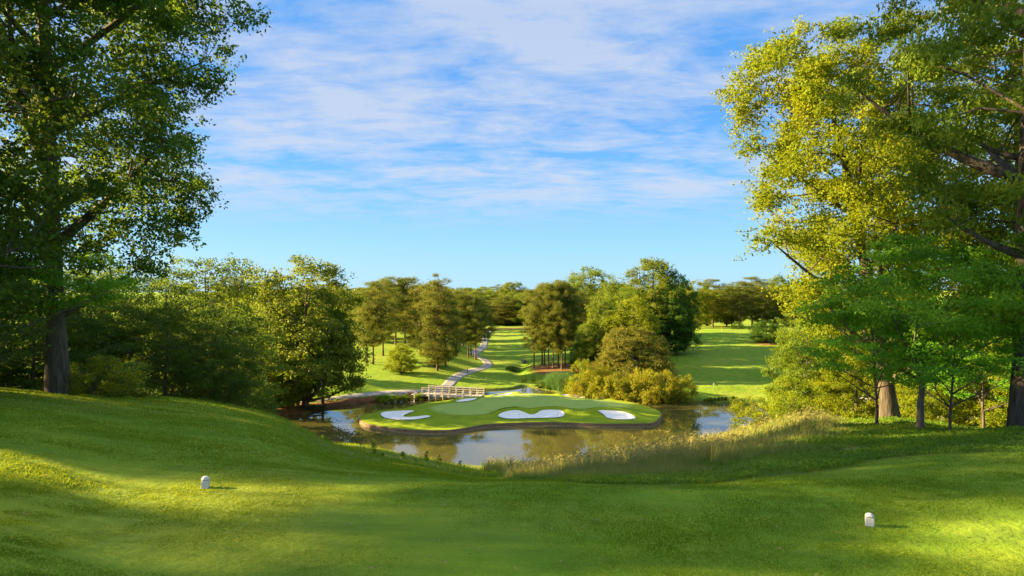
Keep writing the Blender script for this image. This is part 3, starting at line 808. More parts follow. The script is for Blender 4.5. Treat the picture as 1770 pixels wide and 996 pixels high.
for x, y, h, s_, lb in [(-18.5, 15.8, 7.5, 1.0, 'low dense unseen tree outside the left edge beside the oak trunk, added to shade the tee'), (-34, 6.5, 17, 1.5, 'tall dense unseen tree far outside the left edge, added to shade the tee'), (-26, 19.5, 9, 1.1, 'dense unseen tree outside the left edge behind the low one, added to shade the tee'), (-45, 10.8, 27, .7, 'slender unseen tree farthest outside the left edge, added for shade, nearer one of two'), (-45, 17.9, 27, .8, 'slender unseen tree farthest outside the left edge, added for shade, farther one of two')]:
    tree('thicket_tree', und[0], (x, y, float(hgt(x, y)) - .1), lb, scale=(s_, h / 10), rz=x)  # added unseen trees, placed to thicken the shade on the tee

tree('dogwood_tree', DOG, at(1590, 18), 'bright green dogwood with smooth grey forked trunk on the right mound', rz=1.0)
d2 = build_tree(34, 4.2, [(.4, 1.3), (.55, 2.0), (.75, 1.8), (.95, .8)], .05, 50, 10000, .095, .05, .5, M['dogwood'], M['bark'], 12, .25, (-.3, 0), rise=.5, wob=.8, up=1.0)
tree('sapling', d2, at(1516, 19.2), 'slim leaning sapling just left of the dogwood trunk', group='saplings on the right mound', scale=(.9, .8))
tree('sapling', d2, at(1641, 16.6), 'slim straight sapling between the dogwood and the right edge trunk', group='saplings on the right mound', scale=(.75, .72), rz=2)
tree('dogwood_tree', DOG, at(1890, 15.5), 'dogwood outside the right edge whose green branches reach in before the edge trunk', scale=(.8, .95), rz=2.6)
tree('sapling', d2, at(1700, 24), 'leafy sapling behind and between the dogwood and the right edge trunk', group='saplings on the right mound', scale=(1.2, .9), rz=4)

# ------------------------------------------------------------------ mid-distance tree kinds
def variants(kind, n, seed, H, env, r0, ncl, nlf, L, Wd, rc, lm, bm, **kw):
    return [build_tree(seed + i, H, [(a, b * (1 + .12 * math.sin(i * 2.3 + a * 9))) for a, b in env], r0, ncl, nlf, L, Wd, rc, lm, bm, **kw) for i in range(n)]
PINE_ENV = [(.21, 2.2), (.34, 3.6), (.58, 4.2), (.78, 3.9), (.92, 2.9), (1, 1.5)]
pines = variants('pine', 4, 100, 20, PINE_ENV, .24, 100, 26000, .36, .10, 1.15, M['pine'], M['bark_pine'], trunk_top=.99, n_limb=26, flat=.5, rise=.15, style='needle', inner=.2, azn=.25)
PINEL_ENV = [(.1, 2.6), (.25, 3.8), (.45, 4.2), (.7, 3.6), (.9, 2.2), (1, .8)]
pinel = variants('pinelow', 2, 120, 20, PINEL_ENV, .24, 120, 30000, .36, .10, 1.15, M['pine'], M['bark_pine'], trunk_top=.99, n_limb=28, flat=.5, rise=.1, style='needle', inner=.25, azn=.25)
RND_ENV = [(.08, 3.6), (.2, 5.6), (.4, 6.6), (.6, 6.4), (.8, 5.0), (.93, 3.0), (1, 1.0)]
HI_ENV = [(.3, 3.0), (.38, 5.6), (.55, 6.6), (.75, 5.4), (.93, 3.0), (1, 1.0)]
roundh = variants('roundh', 1, 170, 18, HI_ENV, .3, 200, 42000, .30, .19, 1.2, M['oak'], M['bark'], n_limb=20, flat=.7, rise=.8, inner=.4, azn=.3)
rounds = variants('round', 3, 140, 18, RND_ENV, .35, 210, 46000, .30, .19, 1.2, M['mid'], M['bark'], n_limb=20, flat=.7, rise=.6, inner=.45, azn=.3)
roundl = variants('roundl', 2, 150, 18, RND_ENV, .35, 210, 46000, .30, .19, 1.2, M['lime'], M['bark'], n_limb=20, flat=.7, rise=.6, inner=.45, azn=.3)
roundd = variants('roundd', 2, 160, 18, RND_ENV, .35, 210, 46000, .30, .19, 1.2, M['oak'], M['bark'], n_limb=20, flat=.7, rise=.6, inner=.45, azn=.3)
BUSH_ENV = [(.02, 1.9), (.25, 2.5), (.55, 2.4), (.8, 1.7), (.97, .6)]
bushes = variants('bush', 4, 180, 4, BUSH_ENV, .07, 60, 9000, .19, .11, .62, M['bush'], M['bark'], n_limb=10, flat=.8, rise=.9, inner=.55, azn=.25)
bushl = variants('bushl', 2, 190, 4, BUSH_ENV, .06, 50, 9000, .15, .08, .55, M['lime'], M['bark'], n_limb=10, flat=.8, rise=.9, inner=.45, azn=.35)
bushd = variants('bushd', 2, 195, 4, BUSH_ENV, .06, 50, 7000, .2, .11, .6, M['dark'], M['bark'], n_limb=10, flat=.8, rise=.9, inner=.45, azn=.3)
olive = variants('olive', 1, 200, 10, [(.04, 5.2), (.2, 6.2), (.5, 6.0), (.75, 4.6), (.95, 2)], .3, 190, 42000, .26, .14, .95, M['olive'], M['bark'], n_limb=22, flat=.7, rise=.8, inner=.6, azn=.14)

def put(kind, name, u, vb, vt, wpx, label, group=None, i=0, H0=20, R0=4.1, dmin=105, d=None, rz=None, cat='tree', tilt=0):
    l = at(u, d) if d else at_px(u, vb, dmin)
    h = hfor(l, vt); rad = wpx / 2 / F * l[1]
    return tree(name, kind[i % len(kind)], l, label, cat, group, (rad / R0, h / H0), (i * 2.4 + u * .1) if rz is None else rz, tilt)

G1 = 'pines on the left lawn'
put(pines, 'pine_tree', 634, 626, 503, 52, 'leftmost pine on the left lawn, trunk just left of the thickest one', G1, 0)
put(pines, 'pine_tree', 645, 630, 489, 58, 'pine with the thick dark trunk on a bare patch of the left lawn', G1, 1)
put(pines, 'pine_tree', 662, 615, 486, 56, 'pine right behind the thick trunked pine on the left lawn', G1, 2)
put(pines, 'pine_tree', 684, 597, 477, 60, 'tall pine in the middle of the left lawn group', G1, 3)
put(pines, 'pine_tree', 700, 594, 481, 58, 'slim trunked pine farther up the left lawn, right of the tall middle pine', G1, 0)
put(pinel, 'pine_tree', 727, 612, 486, 58, 'pine with low boughs between the two clusters on the left lawn', G1, 1)
put(pinel, 'pine_tree', 756, 641, 476, 66, 'tallest pine of the right cluster on the left lawn, low golden boughs', G1, 0)
put(pines, 'pine_tree', 751, 634, 490, 50, 'thin trunked pine close behind the tallest one of the right cluster', G1, 2)
put(pinel, 'pine_tree', 770, 634, 492, 58, 'pine right of the tallest one of the right cluster on the left lawn', G1, 1)
put(pines, 'pine_tree', 788, 612, 500, 46, 'bluish pine standing back between the right cluster and the path pines', G1, 3)
G2 = 'pines beside the upper cart path'
put(pines, 'pine_tree', 809, 617, 512, 40, 'left pine of three beside the upper cart path', G2, 0)
put(pines, 'pine_tree', 814, 614, 510, 40, 'middle pine of three beside the upper cart path', G2, 2)
put(pines, 'pine_tree', 822, 622, 505, 46, 'right and nearest pine of three beside the upper cart path', G2, 1)
put(pinel, 'pine_tree', 838, 590, 516, 32, 'dark pine behind the three path pines at the edge of the valley fairway', G2, 0)
put(pinel, 'pine_tree', 715, 585, 489, 56, 'dark pine at the back of the left lawn between both clusters', G1, 0, dmin=150)
put(pinel, 'pine_tree', 660, 585, 482, 56, 'dark pine at the back of the left lawn behind the thick trunked pine', G1, 1, dmin=150)
put(pinel, 'pine_tree', 618, 590, 500, 50, 'pine at the back of the left lawn beside the big broadleaf tree', G1, 0, dmin=150)
put(roundl, 'lawn_tree', 693, 646, 595, 46, 'small bright young tree alone on the left lawn before the pines', None, 0, 18, 6.2)
for k, (u, d, vt, w_) in enumerate([(800,205,500,44),(780,225,498,46),(755,240,496,46),(818,235,510,36),(812,262,514,34),(790,280,508,40),(826,290,518,28),(760,300,505,40),(735,215,492,50),(690,220,486,50)]):
    put(pinel, 'pine_tree', u, 0, vt, w_, ['first','second','third','fourth','fifth','sixth','seventh','eighth','ninth','tenth'][k] + ' of the dark pines massed behind the left lawn group and along the valley', 'pines behind the left lawn', k, d=d)
# big broadleaf tree left of the pond
put(rounds, 'broadleaf_tree', 528, 0, 450, 190, 'big broadleaf tree at the left end of the pond, lit on its left side', None, 0, 18, 6.2, d=111.5)
put(roundh, 'broadleaf_tree', 558, 0, 505, 88, 'dark lower broadleaf tree tucked against the right side of the big one', None, 1, 18, 6.2, d=114)
put(roundd, 'broadleaf_tree', 515, 0, 560, 80, 'dark shaded tree under the right side of the big broadleaf tree', None, 0, 18, 6.2, d=113)
put(roundl, 'broadleaf_tree', 452, 0, 555, 120, 'yellow-green tree left of the big broadleaf tree above the bank', None, 1, 18, 6.2, d=108)
put(roundl, 'broadleaf_tree', 418, 0, 513, 90, 'pale green tree top showing above the left thicket', None, 0, 18, 6.2, d=135)
put(rounds, 'broadleaf_tree', 390, 0, 595, 110, 'green tree between the left thicket and the pond head', None, 2, 18, 6.2, d=95)
put(roundl, 'bank_tree', 487, 706, 622, 70, 'small golden tree with straight grey trunk on the red-brown bank', None, 0, 18, 6.2, dmin=96)
put(roundl, 'bank_tree', 458, 714, 655, 46, 'small golden tree leaning left over the pond head', None, 1, 18, 6.2, dmin=96, tilt=R(-6))
# far left ridge
for k, (u, vt) in enumerate([(372, 492), (398, 478), (422, 474), (447, 492), (470, 505)]):
    put(pinel, 'pine_tree', u, 0, vt, 60, ['leftmost', 'second', 'tallest', 'fourth', 'rightmost'][k] + ' dark pine of the far ridge showing above the left thicket', 'pines of the far left ridge', k, d=240)
# central pine stand
G3 = 'pines of the central stand'
cp = [(923,637,502,44,'leftmost pine of the central stand, trunk apart from the rest'),(937,631,496,46,'slim leaning trunked pine, second in the central stand'),(941,632,493,44,'pine close right of the slim leaning one in the central stand'),
 (948,637,489,48,'pine left of the pale straight trunk in the central stand'),(956,638,492,44,'pine with pale straight trunk in the middle of the central stand'),(965,636,487,50,'pine with dark trunk right of the pale straight one in the central stand'),
 (971,639,490,46,'nearest pine of the central stand, trunk base among red straw'),(977,636,488,48,'pine with pale trunk at the right end of the straw bed'),(987,628,495,52,'rightmost pine of the central stand with a dark thick trunk')]
for k, (u, vb, vt, wp, lab) in enumerate(cp): put(pines, 'pine_tree', u, vb, vt, wp, lab, G3, k)
put(pinel, 'pine_tree', 1003, 622, 500, 56, 'dark pine with low boughs behind the right end of the central stand', G3, 1)
# broadleaf trees right of centre
G4 = 'broadleaf trees right of the central pines'
put(rounds, 'broadleaf_tree', 1020, 0, 464, 84, 'pale rounded tree top rising behind the central pines', G4, 0, 18, 6.2, d=200)
put(rounds, 'broadleaf_tree', 1060, 0, 487, 84, 'green tree between the pale rounded top and the tallest broadleaf', G4, 1, 18, 6.2, d=190)
put(rounds, 'broadleaf_tree', 1128, 0, 450, 100, 'tallest broadleaf tree right of centre', G4, 2, 18, 6.2, d=170)
put(roundd, 'broadleaf_tree', 1168, 0, 474, 70, 'dark broadleaf tree at the right end of the central wood', G4, 1, 18, 6.2, d=168)
put(roundd, 'broadleaf_tree', 1158, 0, 520, 76, 'dark green low crowned tree below the tallest broadleaf, beside the right fairway', G4, 0, 18, 6.2, d=166)
put(rounds, 'broadleaf_tree', 1085, 0, 500, 84, 'sunlit green tree in the middle of the central wood', G4, 0, 18, 6.2, d=168)
put(rounds, 'broadleaf_tree', 1040, 0, 520, 70, 'green tree just right of the central pines', G4, 2, 18, 6.2, d=147)
put(roundl, 'broadleaf_tree', 1096, 0, 516, 96, 'pale green tree standing behind the round olive bush', G4, 0, 18, 6.2, d=144)
put(roundd, 'broadleaf_tree', 1020, 0, 555, 60, 'dark low tree between the central pines and the olive bush', G4, 1, 18, 6.2, d=150)
put(olive, 'round_bush_tree', 1093, 0, 562, 124, 'large round olive-gold bushy tree above the pond bushes', None, 0, 10, 6.0, d=138, rz=.5)
# bushes on the right bank
G5 = 'golden bushes on the pond bank'
bb = [(1012,125,624,66,'pale green tall bush at the left end of the golden bushes'),(1022,124,640,50,'golden bush second from the left, under the pale tall one'),(1000,123,660,44,'small golden bush at the left end of the row by the water'),
 (1040,122,652,52,'golden bush in the left part of the row, below the olive tree'),(1068,121.5,646,60,'golden bush in the middle of the row, directly below the olive tree'),(1095,120.5,650,56,'golden bush in the middle of the row at the water'),
 (1122,120,644,62,'large golden bush right of the middle of the row'),(1148,120,642,60,'large golden bush second from the right end'),(1176,120,648,56,'golden bush at the right end of the row'),(1045,126,632,60,'golden bush standing behind the left part of the row'),
 (1108,124.5,638,60,'golden bush standing behind the middle of the row')]
for k, (u, d, vt, wp, lab) in enumerate(bb):
    put(bushl if k == 0 else bushes, 'bush', u, 0, vt, wp * .82, lab, G5, k, 4, 2.3, d=d, cat='bush')
# far right trees beyond the fairway
G6 = 'trees at the top of the right fairway'
fr = [(1205,487,50,roundl,'pale green tree at the left end of the fairway top'),(1232,484,54,pines,'tall pine with pale trunk at the top of the right fairway'),(1222,500,46,roundl,'lit green tree beside the pale trunked pine'),(1256,497,44,rounds,'green tree right of the pale trunked pine'),
 (1278,488,48,pines,'pine behind the dark hedge at the fairway top'),(1300,480,54,pines,'tallest pine at the fairway top'),(1322,484,54,pinel,'pine right of the tallest one at the fairway top'),(1345,478,60,rounds,'broad tree at the fairway top beside the yellow leaning tree'),
 (1370,488,60,pinel,'pine at the fairway top half hidden by the yellow leaning tree'),(1265,505,40,pinel,'small pine between the taller ones at the fairway top'),(1185,500,50,rounds,'green tree at the fairway top behind the central wood')]
for k, (u, vt, wp, kd, lab) in enumerate(fr):
    pine = kd in (pines, pinel)
    put(kd, 'pine_tree' if pine else 'broadleaf_tree', u, 0, vt, wp, lab, G6, k, 20 if pine else 18, 4.1 if pine else 6.2, d=222 + (k * 7) % 26)
put(bushd, 'hedge', 1275, 0, 556, 22, 'low dark clipped bush at the top of the right fairway', None, 0, 4, 2.3, d=213, cat='bush')
put(roundd, 'small_tree', 1325, 592, 556, 52, 'small dark spreading tree at the right side of the right fairway', None, 0, 18, 6.2, dmin=130)
# far belt
FB = 'trees of the far wood'
bu = np.r_[np.linspace(470, 1420, 40), [842, 856, 871, 886, 900, 915]]
ords = {}
for k, u in enumerate(bu):
    d = 330 + (k * 37) % 60 if k < 40 else 322 + (k % 3) * 8
    vt = 489 + (k * 13) % 17 if k < 40 else [522, 519, 510, 506, 508, 505][k - 40]
    pl = k % 2 == 0
    if k >= 40: lab = ['leftmost', 'second', 'third', 'fourth', 'fifth', 'rightmost'][k - 40] + ' tree of the wood closing the valley fairway'
    else: lab = 'distant green tree of the far wood, hidden in the skyline behind nearer trees'
    put(pinel if pl else rounds, 'pine_tree' if pl else 'broadleaf_tree', float(u), 0, vt, 50 + (k * 7) % 12, lab, FB if k < 40 else 'trees closing the valley fairway', k, 20 if pl else 18, 4.1 if pl else 6.2, d=float(d))
for k, u in enumerate(np.linspace(480, 1400, 32)):
    put(rounds if k % 3 else pinel, 'broadleaf_tree' if k % 3 else 'pine_tree', float(u), 0, 497 + (k * 5) % 6, 62, 'distant green tree of the far wood, hidden in the skyline behind nearer trees', FB, k, 18 if k % 3 else 20, 6.2 if k % 3 else 4.1, d=430.0 + (k * 17) % 30)
# right background beyond the mound
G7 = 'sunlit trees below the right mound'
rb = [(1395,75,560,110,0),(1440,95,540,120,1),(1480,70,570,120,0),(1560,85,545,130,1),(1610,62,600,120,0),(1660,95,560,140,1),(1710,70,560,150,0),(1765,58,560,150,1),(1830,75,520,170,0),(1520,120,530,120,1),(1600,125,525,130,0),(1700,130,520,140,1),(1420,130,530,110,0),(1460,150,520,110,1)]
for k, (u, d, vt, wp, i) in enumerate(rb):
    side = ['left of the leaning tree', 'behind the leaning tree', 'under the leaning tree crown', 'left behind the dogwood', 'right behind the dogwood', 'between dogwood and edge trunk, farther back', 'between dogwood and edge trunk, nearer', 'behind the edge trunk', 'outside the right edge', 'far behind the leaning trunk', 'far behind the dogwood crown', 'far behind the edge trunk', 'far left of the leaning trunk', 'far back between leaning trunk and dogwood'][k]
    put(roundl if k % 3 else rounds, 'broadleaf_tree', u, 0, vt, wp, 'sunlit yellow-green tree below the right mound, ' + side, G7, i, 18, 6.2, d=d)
# bushes near the right slope
put(bushl, 'bush', 1372, 0, 655, 92, 'bright yellow-green bush at the top of the tall grass, right of its pair', None, 0, 4, 2.3, d=33, cat='bush')
put(bushl, 'bush', 1303, 0, 684, 80, 'bright yellow-green low bush at the top of the tall grass, left of its pair', None, 1, 4, 2.3, d=35, cat='bush')
l = at(165, 21.0); tree('shrub', bushl[1], l, 'low bright leafy shrub at the foot of the thick oak trunk', 'shrub', scale=(.42, .33))
l = at(195, 22.5); tree('shrub', bushd[1], l, 'low dark shrub right of the bright one at the crest', 'shrub', scale=(.5, .33))
put(bushd, 'shrub', 540, 0, 702, 52, 'dark low shrub overhanging the red-brown bank', None, 0, 4, 2.3, d=111.5, cat='shrub')

# ------------------------------------------------------------------ grass clumps, reeds, weeds
def blades(P, Hh, Wd, lean_amt, r, seg=3, droop=.5, az=None):
    """curved strips; P (n,3) roots"""
    n = len(P); az = r.uniform(0, 6.283, n) if az is None else az
    ln = np.abs(r.normal(0, lean_amt, n)); Hh = np.asarray(Hh) * np.ones(n); Wd = np.asarray(Wd) * np.ones(n)
    dx, dy = np.cos(az), np.sin(az)
    wa = r.uniform(0, 6.283, n); wx_, wy_ = np.cos(wa), np.sin(wa)
    rows = []
    for k in range(seg + 1):
        t = k / seg
        c = P + np.c_[dx * ln * Hh * (t ** 1.6), dy * ln * Hh * (t ** 1.6), Hh * (t - droop * ln * t * t * .5)]
        w_ = Wd * (1 - t) ** .7 * .5 + (0 if k == seg else Wd * .08)
        rows.append(np.stack([c - np.c_[wx_ * w_, wy_ * w_, w_ * 0], c + np.c_[wx_ * w_, wy_ * w_, w_ * 0]], 1))
    V = np.stack(rows, 1)          # n, seg+1, 2, 3
    ix = np.arange(n * (seg + 1) * 2).reshape(n, seg + 1, 2)
    Fq = np.stack([ix[:, :-1, 0], ix[:, :-1, 1], ix[:, 1:, 1], ix[:, 1:, 0]], -1).reshape(-1, 4)
    tip = rows[-1].mean(1)
    return V.reshape(-1, 3), Fq, tip
def clump_mesh(seed, n, h, rad, w, mat, lean=.5):
    r = np.random.default_rng(seed); a = r.uniform(0, 6.283, n); q_ = rad * np.sqrt(r.uniform(size=n))
    P = np.c_[q_ * np.cos(a), q_ * np.sin(a), np.full(n, -.05)]
    V, Fq, _ = blades(P, h * r.uniform(.6, 1.1, n), w, lean, r, 4, .9, az=a + r.normal(0, .6, n))
    rnd = np.repeat(np.clip(r.normal(.5, .2, n), 0, 1), 4)
    return make_mesh('grass_clump', V, Fq, [mat], False, {'rnd': ('FACE', rnd)})
og = [clump_mesh(300 + i, 700, 1.25, .35, .035, M['ornamental'], .55) for i in range(2)]
spots = [(655,119.2,1.0),(667,119.6,1.15),(678,120.4,1.0),(688,121,.85),(662,117.4,.8),(676,118.2,.9),(690,119.4,.95),(698,121,.8),(706,120,.75),(722,121.5,1.0),(730,122.2,1.05),(700,122,.8),(738,124.5,.7)]
names = ['leftmost of the row','second from the left','third from the left','fourth from the left','lowest left one near the water','low one below the third','low one in the middle by the water','pale one in the middle','small one right of the middle','left of the two beside the bridge end','right of the two beside the bridge end','small one behind the middle','small one behind the bridge end']
for k, ((u, d, s), nm) in enumerate(zip(spots, names)):
    l = at(u, d); o = obj('ornamental_grass', og[k % 2]); o.location = (l[0], l[1], max(l[2], .2)); o.scale = (s, s, s); o.rotation_euler.z = k * 1.3
    tag(o, 'rounded yellow-green ornamental grass clump on the bank left of the footbridge, ' + nm, 'grass clump', 'ornamental grass clumps by the footbridge')
rd = [clump_mesh(320 + i, 1500, 3.2, 1.6, .05, M['reed'], .25) for i in range(2)]
for k, (u, vb, s, nm) in enumerate([(958,671,1.0,'left'),(968,672,1.15,'middle, tallest'),(978,675,1.05,'right')]):
    l = at_px(u, vb, 120); o = obj('reed_clump', rd[k % 2]); o.location = l; o.scale = (s, s, s); o.rotation_euler.z = k
    tag(o, 'blue-green reed clump at the back of the pond left of the golden bushes, ' + nm, 'reeds', 'reed clumps')
for k, (u, vb, vt, wp, kd, nm) in enumerate([(984,680,656,22,bushl,'bright yellow-green small bush between the reeds and the golden bushes'),(906,662,648,9,bushl,'small bright bush at the left of the creek mouth'),(921,661,650,11,bushl,'small bright bush at the right of the creek mouth'),
        (936,669,659,22,bushd,'low brownish shrub on the creek flat'),(952,672,662,18,bushd,'low brownish shrub on the creek flat beside the reeds'),(882,640,632,16,bushd,'dark low shrub at the left of the valley ditch'),(892,643,634,18,bushd,'dark low shrub in the middle of the valley ditch')]):
    put(kd, 'shrub', u, vb, vt, wp, nm, None, k, 4, 2.3, dmin=120, cat='shrub')
for k in range(14):
    u = 1218 + k * 4.2 + (k % 3); l = at(u, 119.3); o = obj('reed_tuft', og[k % 2]); s = .55 + .25 * ((k * 7) % 5) / 5
    o.location = (l[0], l[1], max(l[2], .1)); o.scale = (s * .5, s * .5, s)
    tag(o, 'small bright tuft of waterside reeds at the foot of the right fairway', 'reeds', 'reed tufts along the far shore')

# tall weeds along the near shore
def weed_mesh(seed, h):
    r = np.random.default_rng(seed); Vs = []; Fs = []; nb = 0
    st_ = np.array([[0, 0, -.1], [.04, .02, h * .5], [r.normal() * .08, r.normal() * .08, h]])
    v, f = tube_arrays(st_, np.array([.014, .011, .004]), 4); Vs.append(v); Fs.append(f); nb = len(v)
    n = 48; t = r.uniform(.1, 1, n); a = r.uniform(0, 6.283, n); q_ = .24 * (1.1 - t * .8) * r.uniform(.4, 1, n)
    C = np.c_[np.cos(a) * q_, np.sin(a) * q_, t * h]
    v, f = leaf_geo(C, .22, .08, .7, C * 0, r, radial=np.c_[np.cos(a), np.sin(a), np.full(n, .25)])
    return (v, f, st_, nb)
def weed(loc, seed, h, label, group):
    v, f, st_, nb = weed_mesh(seed, h)
    t = empty('weed_plant', loc); tag(t, label, 'plant', group)
    q = MB(); q.tube([tuple(p) for p in st_], [.014, .011, .004], 5); q.build('stem', M['weed'], t)
    r = np.random.default_rng(seed)
    obj('leaves', make_mesh('leaves', v, f, [M['weed']], False, {'rnd': ('FACE', np.clip(r.normal(.5, .2, len(f)), 0, 1))}), t)
wl = [(646,784,8),(669,786,6),(676,786,9),(700,790,7),(728,794,26),(737,795,12),(764,799,30),(771,800,15),(797,804,10),(806,804,18),(833,806,9),(839,806,14),(604,772,6),(561,755,7)]
on = ['first','second','third','fourth','fifth','sixth','seventh','eighth','ninth','tenth','eleventh','twelfth','farthest left small','small left']
for k, (u, vb, hp) in enumerate(wl):
    p = RG(u, vb + 4, 30, 100); d = min(p[1], 74); l = at(u, d)
    vtop = vb - hp * .75; h = max(.7, min(2.2, hfor(l, vtop)))
    weed((l[0], l[1] - (k * 7 % 5) * .8, l[2]), 400 + k, h, ('tall ' if hp >= 20 else 'short ') + 'green leafy weed on the near shore, %s from the left' % on[k] if k < 12 else on[k] + ' weed at the near shore of the pond head', 'weeds on the near shore')

# ------------------------------------------------------------------ stuff: turf blades, fescue, rough weeds
def stuff(name, V, Fq, mat, rnd, label, cat):
    o = obj(name, make_mesh(name, V, Fq, [mat], False, {'rnd': ('FACE', rnd)})); tag(o, label, cat, kind='stuff'); return o
def scatter_polar(n, d0, d1, s0, s1, r, p=1.0):
    """uniform in screen-ish density: log distance"""
    d = np.exp(r.uniform(math.log(d0), math.log(d1), n) ) if p == 1 else (d0 ** (1-p) + r.uniform(size=n) * (d1 ** (1-p) - d0 ** (1-p))) ** (1/(1-p))
    s = r.uniform(s0, s1, n); return s * d, d
r = np.random.default_rng(77)
n = 620000
x, y = scatter_polar(n, 5.0, 34, -.80, .80, r, 1.6)
keep = near_rough(x, y) < .5
x, y = x[keep], y[keep]; n = len(x)
tuft = vnoise(x, y, .18, 41) * .5 + vnoise(x, y, .7, 42) * .5
sz = y / 8.0
P = np.c_[x, y, hgt(x, y) - .008]
h = (.010 + .022 * tuft * vnoise(x * .6, y * 1.5, 1.1, 47) * 1.5) * sz ** .6 * r.uniform(.6, 1.3, n)
az = r.uniform(0, 6.283, n)
wd = .0075 * sz ** .95 * r.uniform(.7, 1.3, n)
lean = np.abs(r.normal(.5, .35, n)) * h
la = r.normal(.6, 1.1, n)
A = P - np.c_[np.cos(az) * wd, np.sin(az) * wd, wd * 0]; B = P + np.c_[np.cos(az) * wd, np.sin(az) * wd, wd * 0]
T = P + np.c_[np.cos(la) * lean, np.sin(la) * lean, h]
V = np.stack([A, B, T], 1).reshape(-1, 3)
rnd = np.clip(.02 + .75 * (vnoise(x, y, 3.5, 44) * .35 + vnoise(x * .5, y * 1.6, .8, 45) * .4 + vnoise(x, y, .22, 46) * .25) + r.normal(0, .09, n), 0, 1)
stuff('mown_grass', V, np.arange(3 * n).reshape(n, 3), M['blade'], rnd, 'short mown grass of the tee and its surround', 'grass')

# tall fescue
r = np.random.default_rng(78)
def fescue(n, dlo, dhi, slo, shi, hh, wfac, p=1.3, clump=.42):
    x, y = scatter_polar(n, dlo, dhi, slo, shi, r, p)
    k = (near_rough(x, y) > .9) & (vnoise(x, y, .9, 51) * .6 + vnoise(x, y, .3, 52) * .4 > clump) & (poly_sdf(x, y, POND) < -.3)
    return x[k], y[k]
SL = lambda u: (u - CX) / F
x1, y1 = fescue(120000, 12, 48, SL(870), SL(1475), 1, 1)
s_ = x1 / y1
# height grows away from the mown edge
edge = y1 - np.interp(s_, MB_S, MB_D)
right_fade = (1 - sm(s_, SL(1400), SL(1475)) * .75) * (1 - .38 * sm(s_, SL(1180), SL(1290)))
hmax = (.14 + .58 * sm(edge, .3, 9)) * right_fade * (.75 + .5 * vnoise(x1, y1, 2.2, 53)) * (.55 + .45 * sm(s_, SL(860), SL(1080)))
x2, y2 = fescue(15000, 40, 82, SL(835), SL(1330), 1, 1)
nt1 = len(x1) // 13; nt2 = len(x2) // 10
x1, y1, hmax = x1[:nt1], y1[:nt1], hmax[:nt1]; x2, y2 = x2[:nt2], y2[:nt2]
K1 = 15
rnd_t = r.normal(0, .13, nt1 + nt2); az_t = r.normal(.3, .9, nt1 + nt2); hs_t = r.uniform(.6, 1.35, nt1 + nt2)
X = np.r_[x1, x2]; Y = np.r_[y1, y2]; HH = np.r_[hmax, np.full(len(x2), .95) * (.6 + .5 * vnoise(x2, y2, 3, 54))]
HH = HH * hs_t
X, Y, HH, rnd_t, az_t = [np.repeat(a_, K1) for a_ in (X, Y, HH, rnd_t, az_t)]
n = len(X); print('fescue', n)
X = X + r.normal(0, .06, n) * (Y / 14) ** .5; Y = Y + r.normal(0, .06, n)
HH = HH * r.uniform(.65, 1.15, n)
P = np.c_[X, Y, hgt(X, Y) - .03]
V, Fq, tip = blades(P, HH, .012 * (Y / 15) ** .9, .5, r, 3, .6, az=az_t + r.normal(0, .7, n))
edg = Y - np.interp(X / Y, MB_S, MB_D)
base_r = np.clip(-.04 + .28 * sm(edg, .5, 7) + .30 * vnoise(X, Y, 2.5, 55) + rnd_t + r.normal(0, .05, n), 0, 1)
rn = np.stack([base_r * .7, base_r, np.clip(base_r + .22, 0, 1)], 1).ravel()
# seed heads: drooping thin plumes
kh = (r.uniform(size=n) < .16) & (HH > .5)
tp_ = tip[kh]; nh = len(tp_)
C = np.repeat(tp_, 3, 0) + r.normal(0, .045, (nh * 3, 3)) * [1, 1, 1.4]
Lh = np.repeat(.13 * (Y[kh] / 20) ** .3, 3)
V2, F2 = leaf_geo(C, Lh, Lh * .16 + .004, .2, C * 0, r, radial=np.tile([[.6, 0, .5]], (nh * 3, 1)))
V = np.vstack([V, V2]); Fq2 = F2 + len(V) - len(V2)
Fa = np.vstack([Fq, Fq2]); rn = np.r_[rn, np.clip(r.normal(.74, .14, nh * 3), 0, 1)]
stuff('tall_grass', V, Fa, M['fescue'], rn, 'tall tan and purplish seeding grass on the slope right of centre above the pond', 'tall grass')

# low leafy rough on the right mound and along the mown edge
n = 140000
x, y = scatter_polar(n, 9.5, 34, SL(880), SL(2000), r, 1.4)
k = (near_rough(x, y) > .6) & (vnoise(x, y, .5, 61) * .5 + vnoise(x, y, 1.6, 62) * .5 > .36)
x, y = x[k], y[k]; n = len(x)
hump = .03 + .20 * vnoise(x, y, .8, 63) * vnoise(x, y, 2.3, 64)
C = np.c_[x, y, hgt(x, y) + hump * r.uniform(.1, 1, n)]
V, Fq = leaf_geo(C, .055 * (y / 13) ** .7 * r.uniform(.6, 1.3, n), .034 * (y / 13) ** .7, .9, C * 0, r)
rnd = np.clip(.1 + .7 * vnoise(x, y, 1.3, 65) + r.normal(0, .15, n), 0, 1)
stuff('ground_cover', V, Fq, M['weed'], rnd, 'low leafy weeds covering the right mound behind the mown edge', 'ground cover')
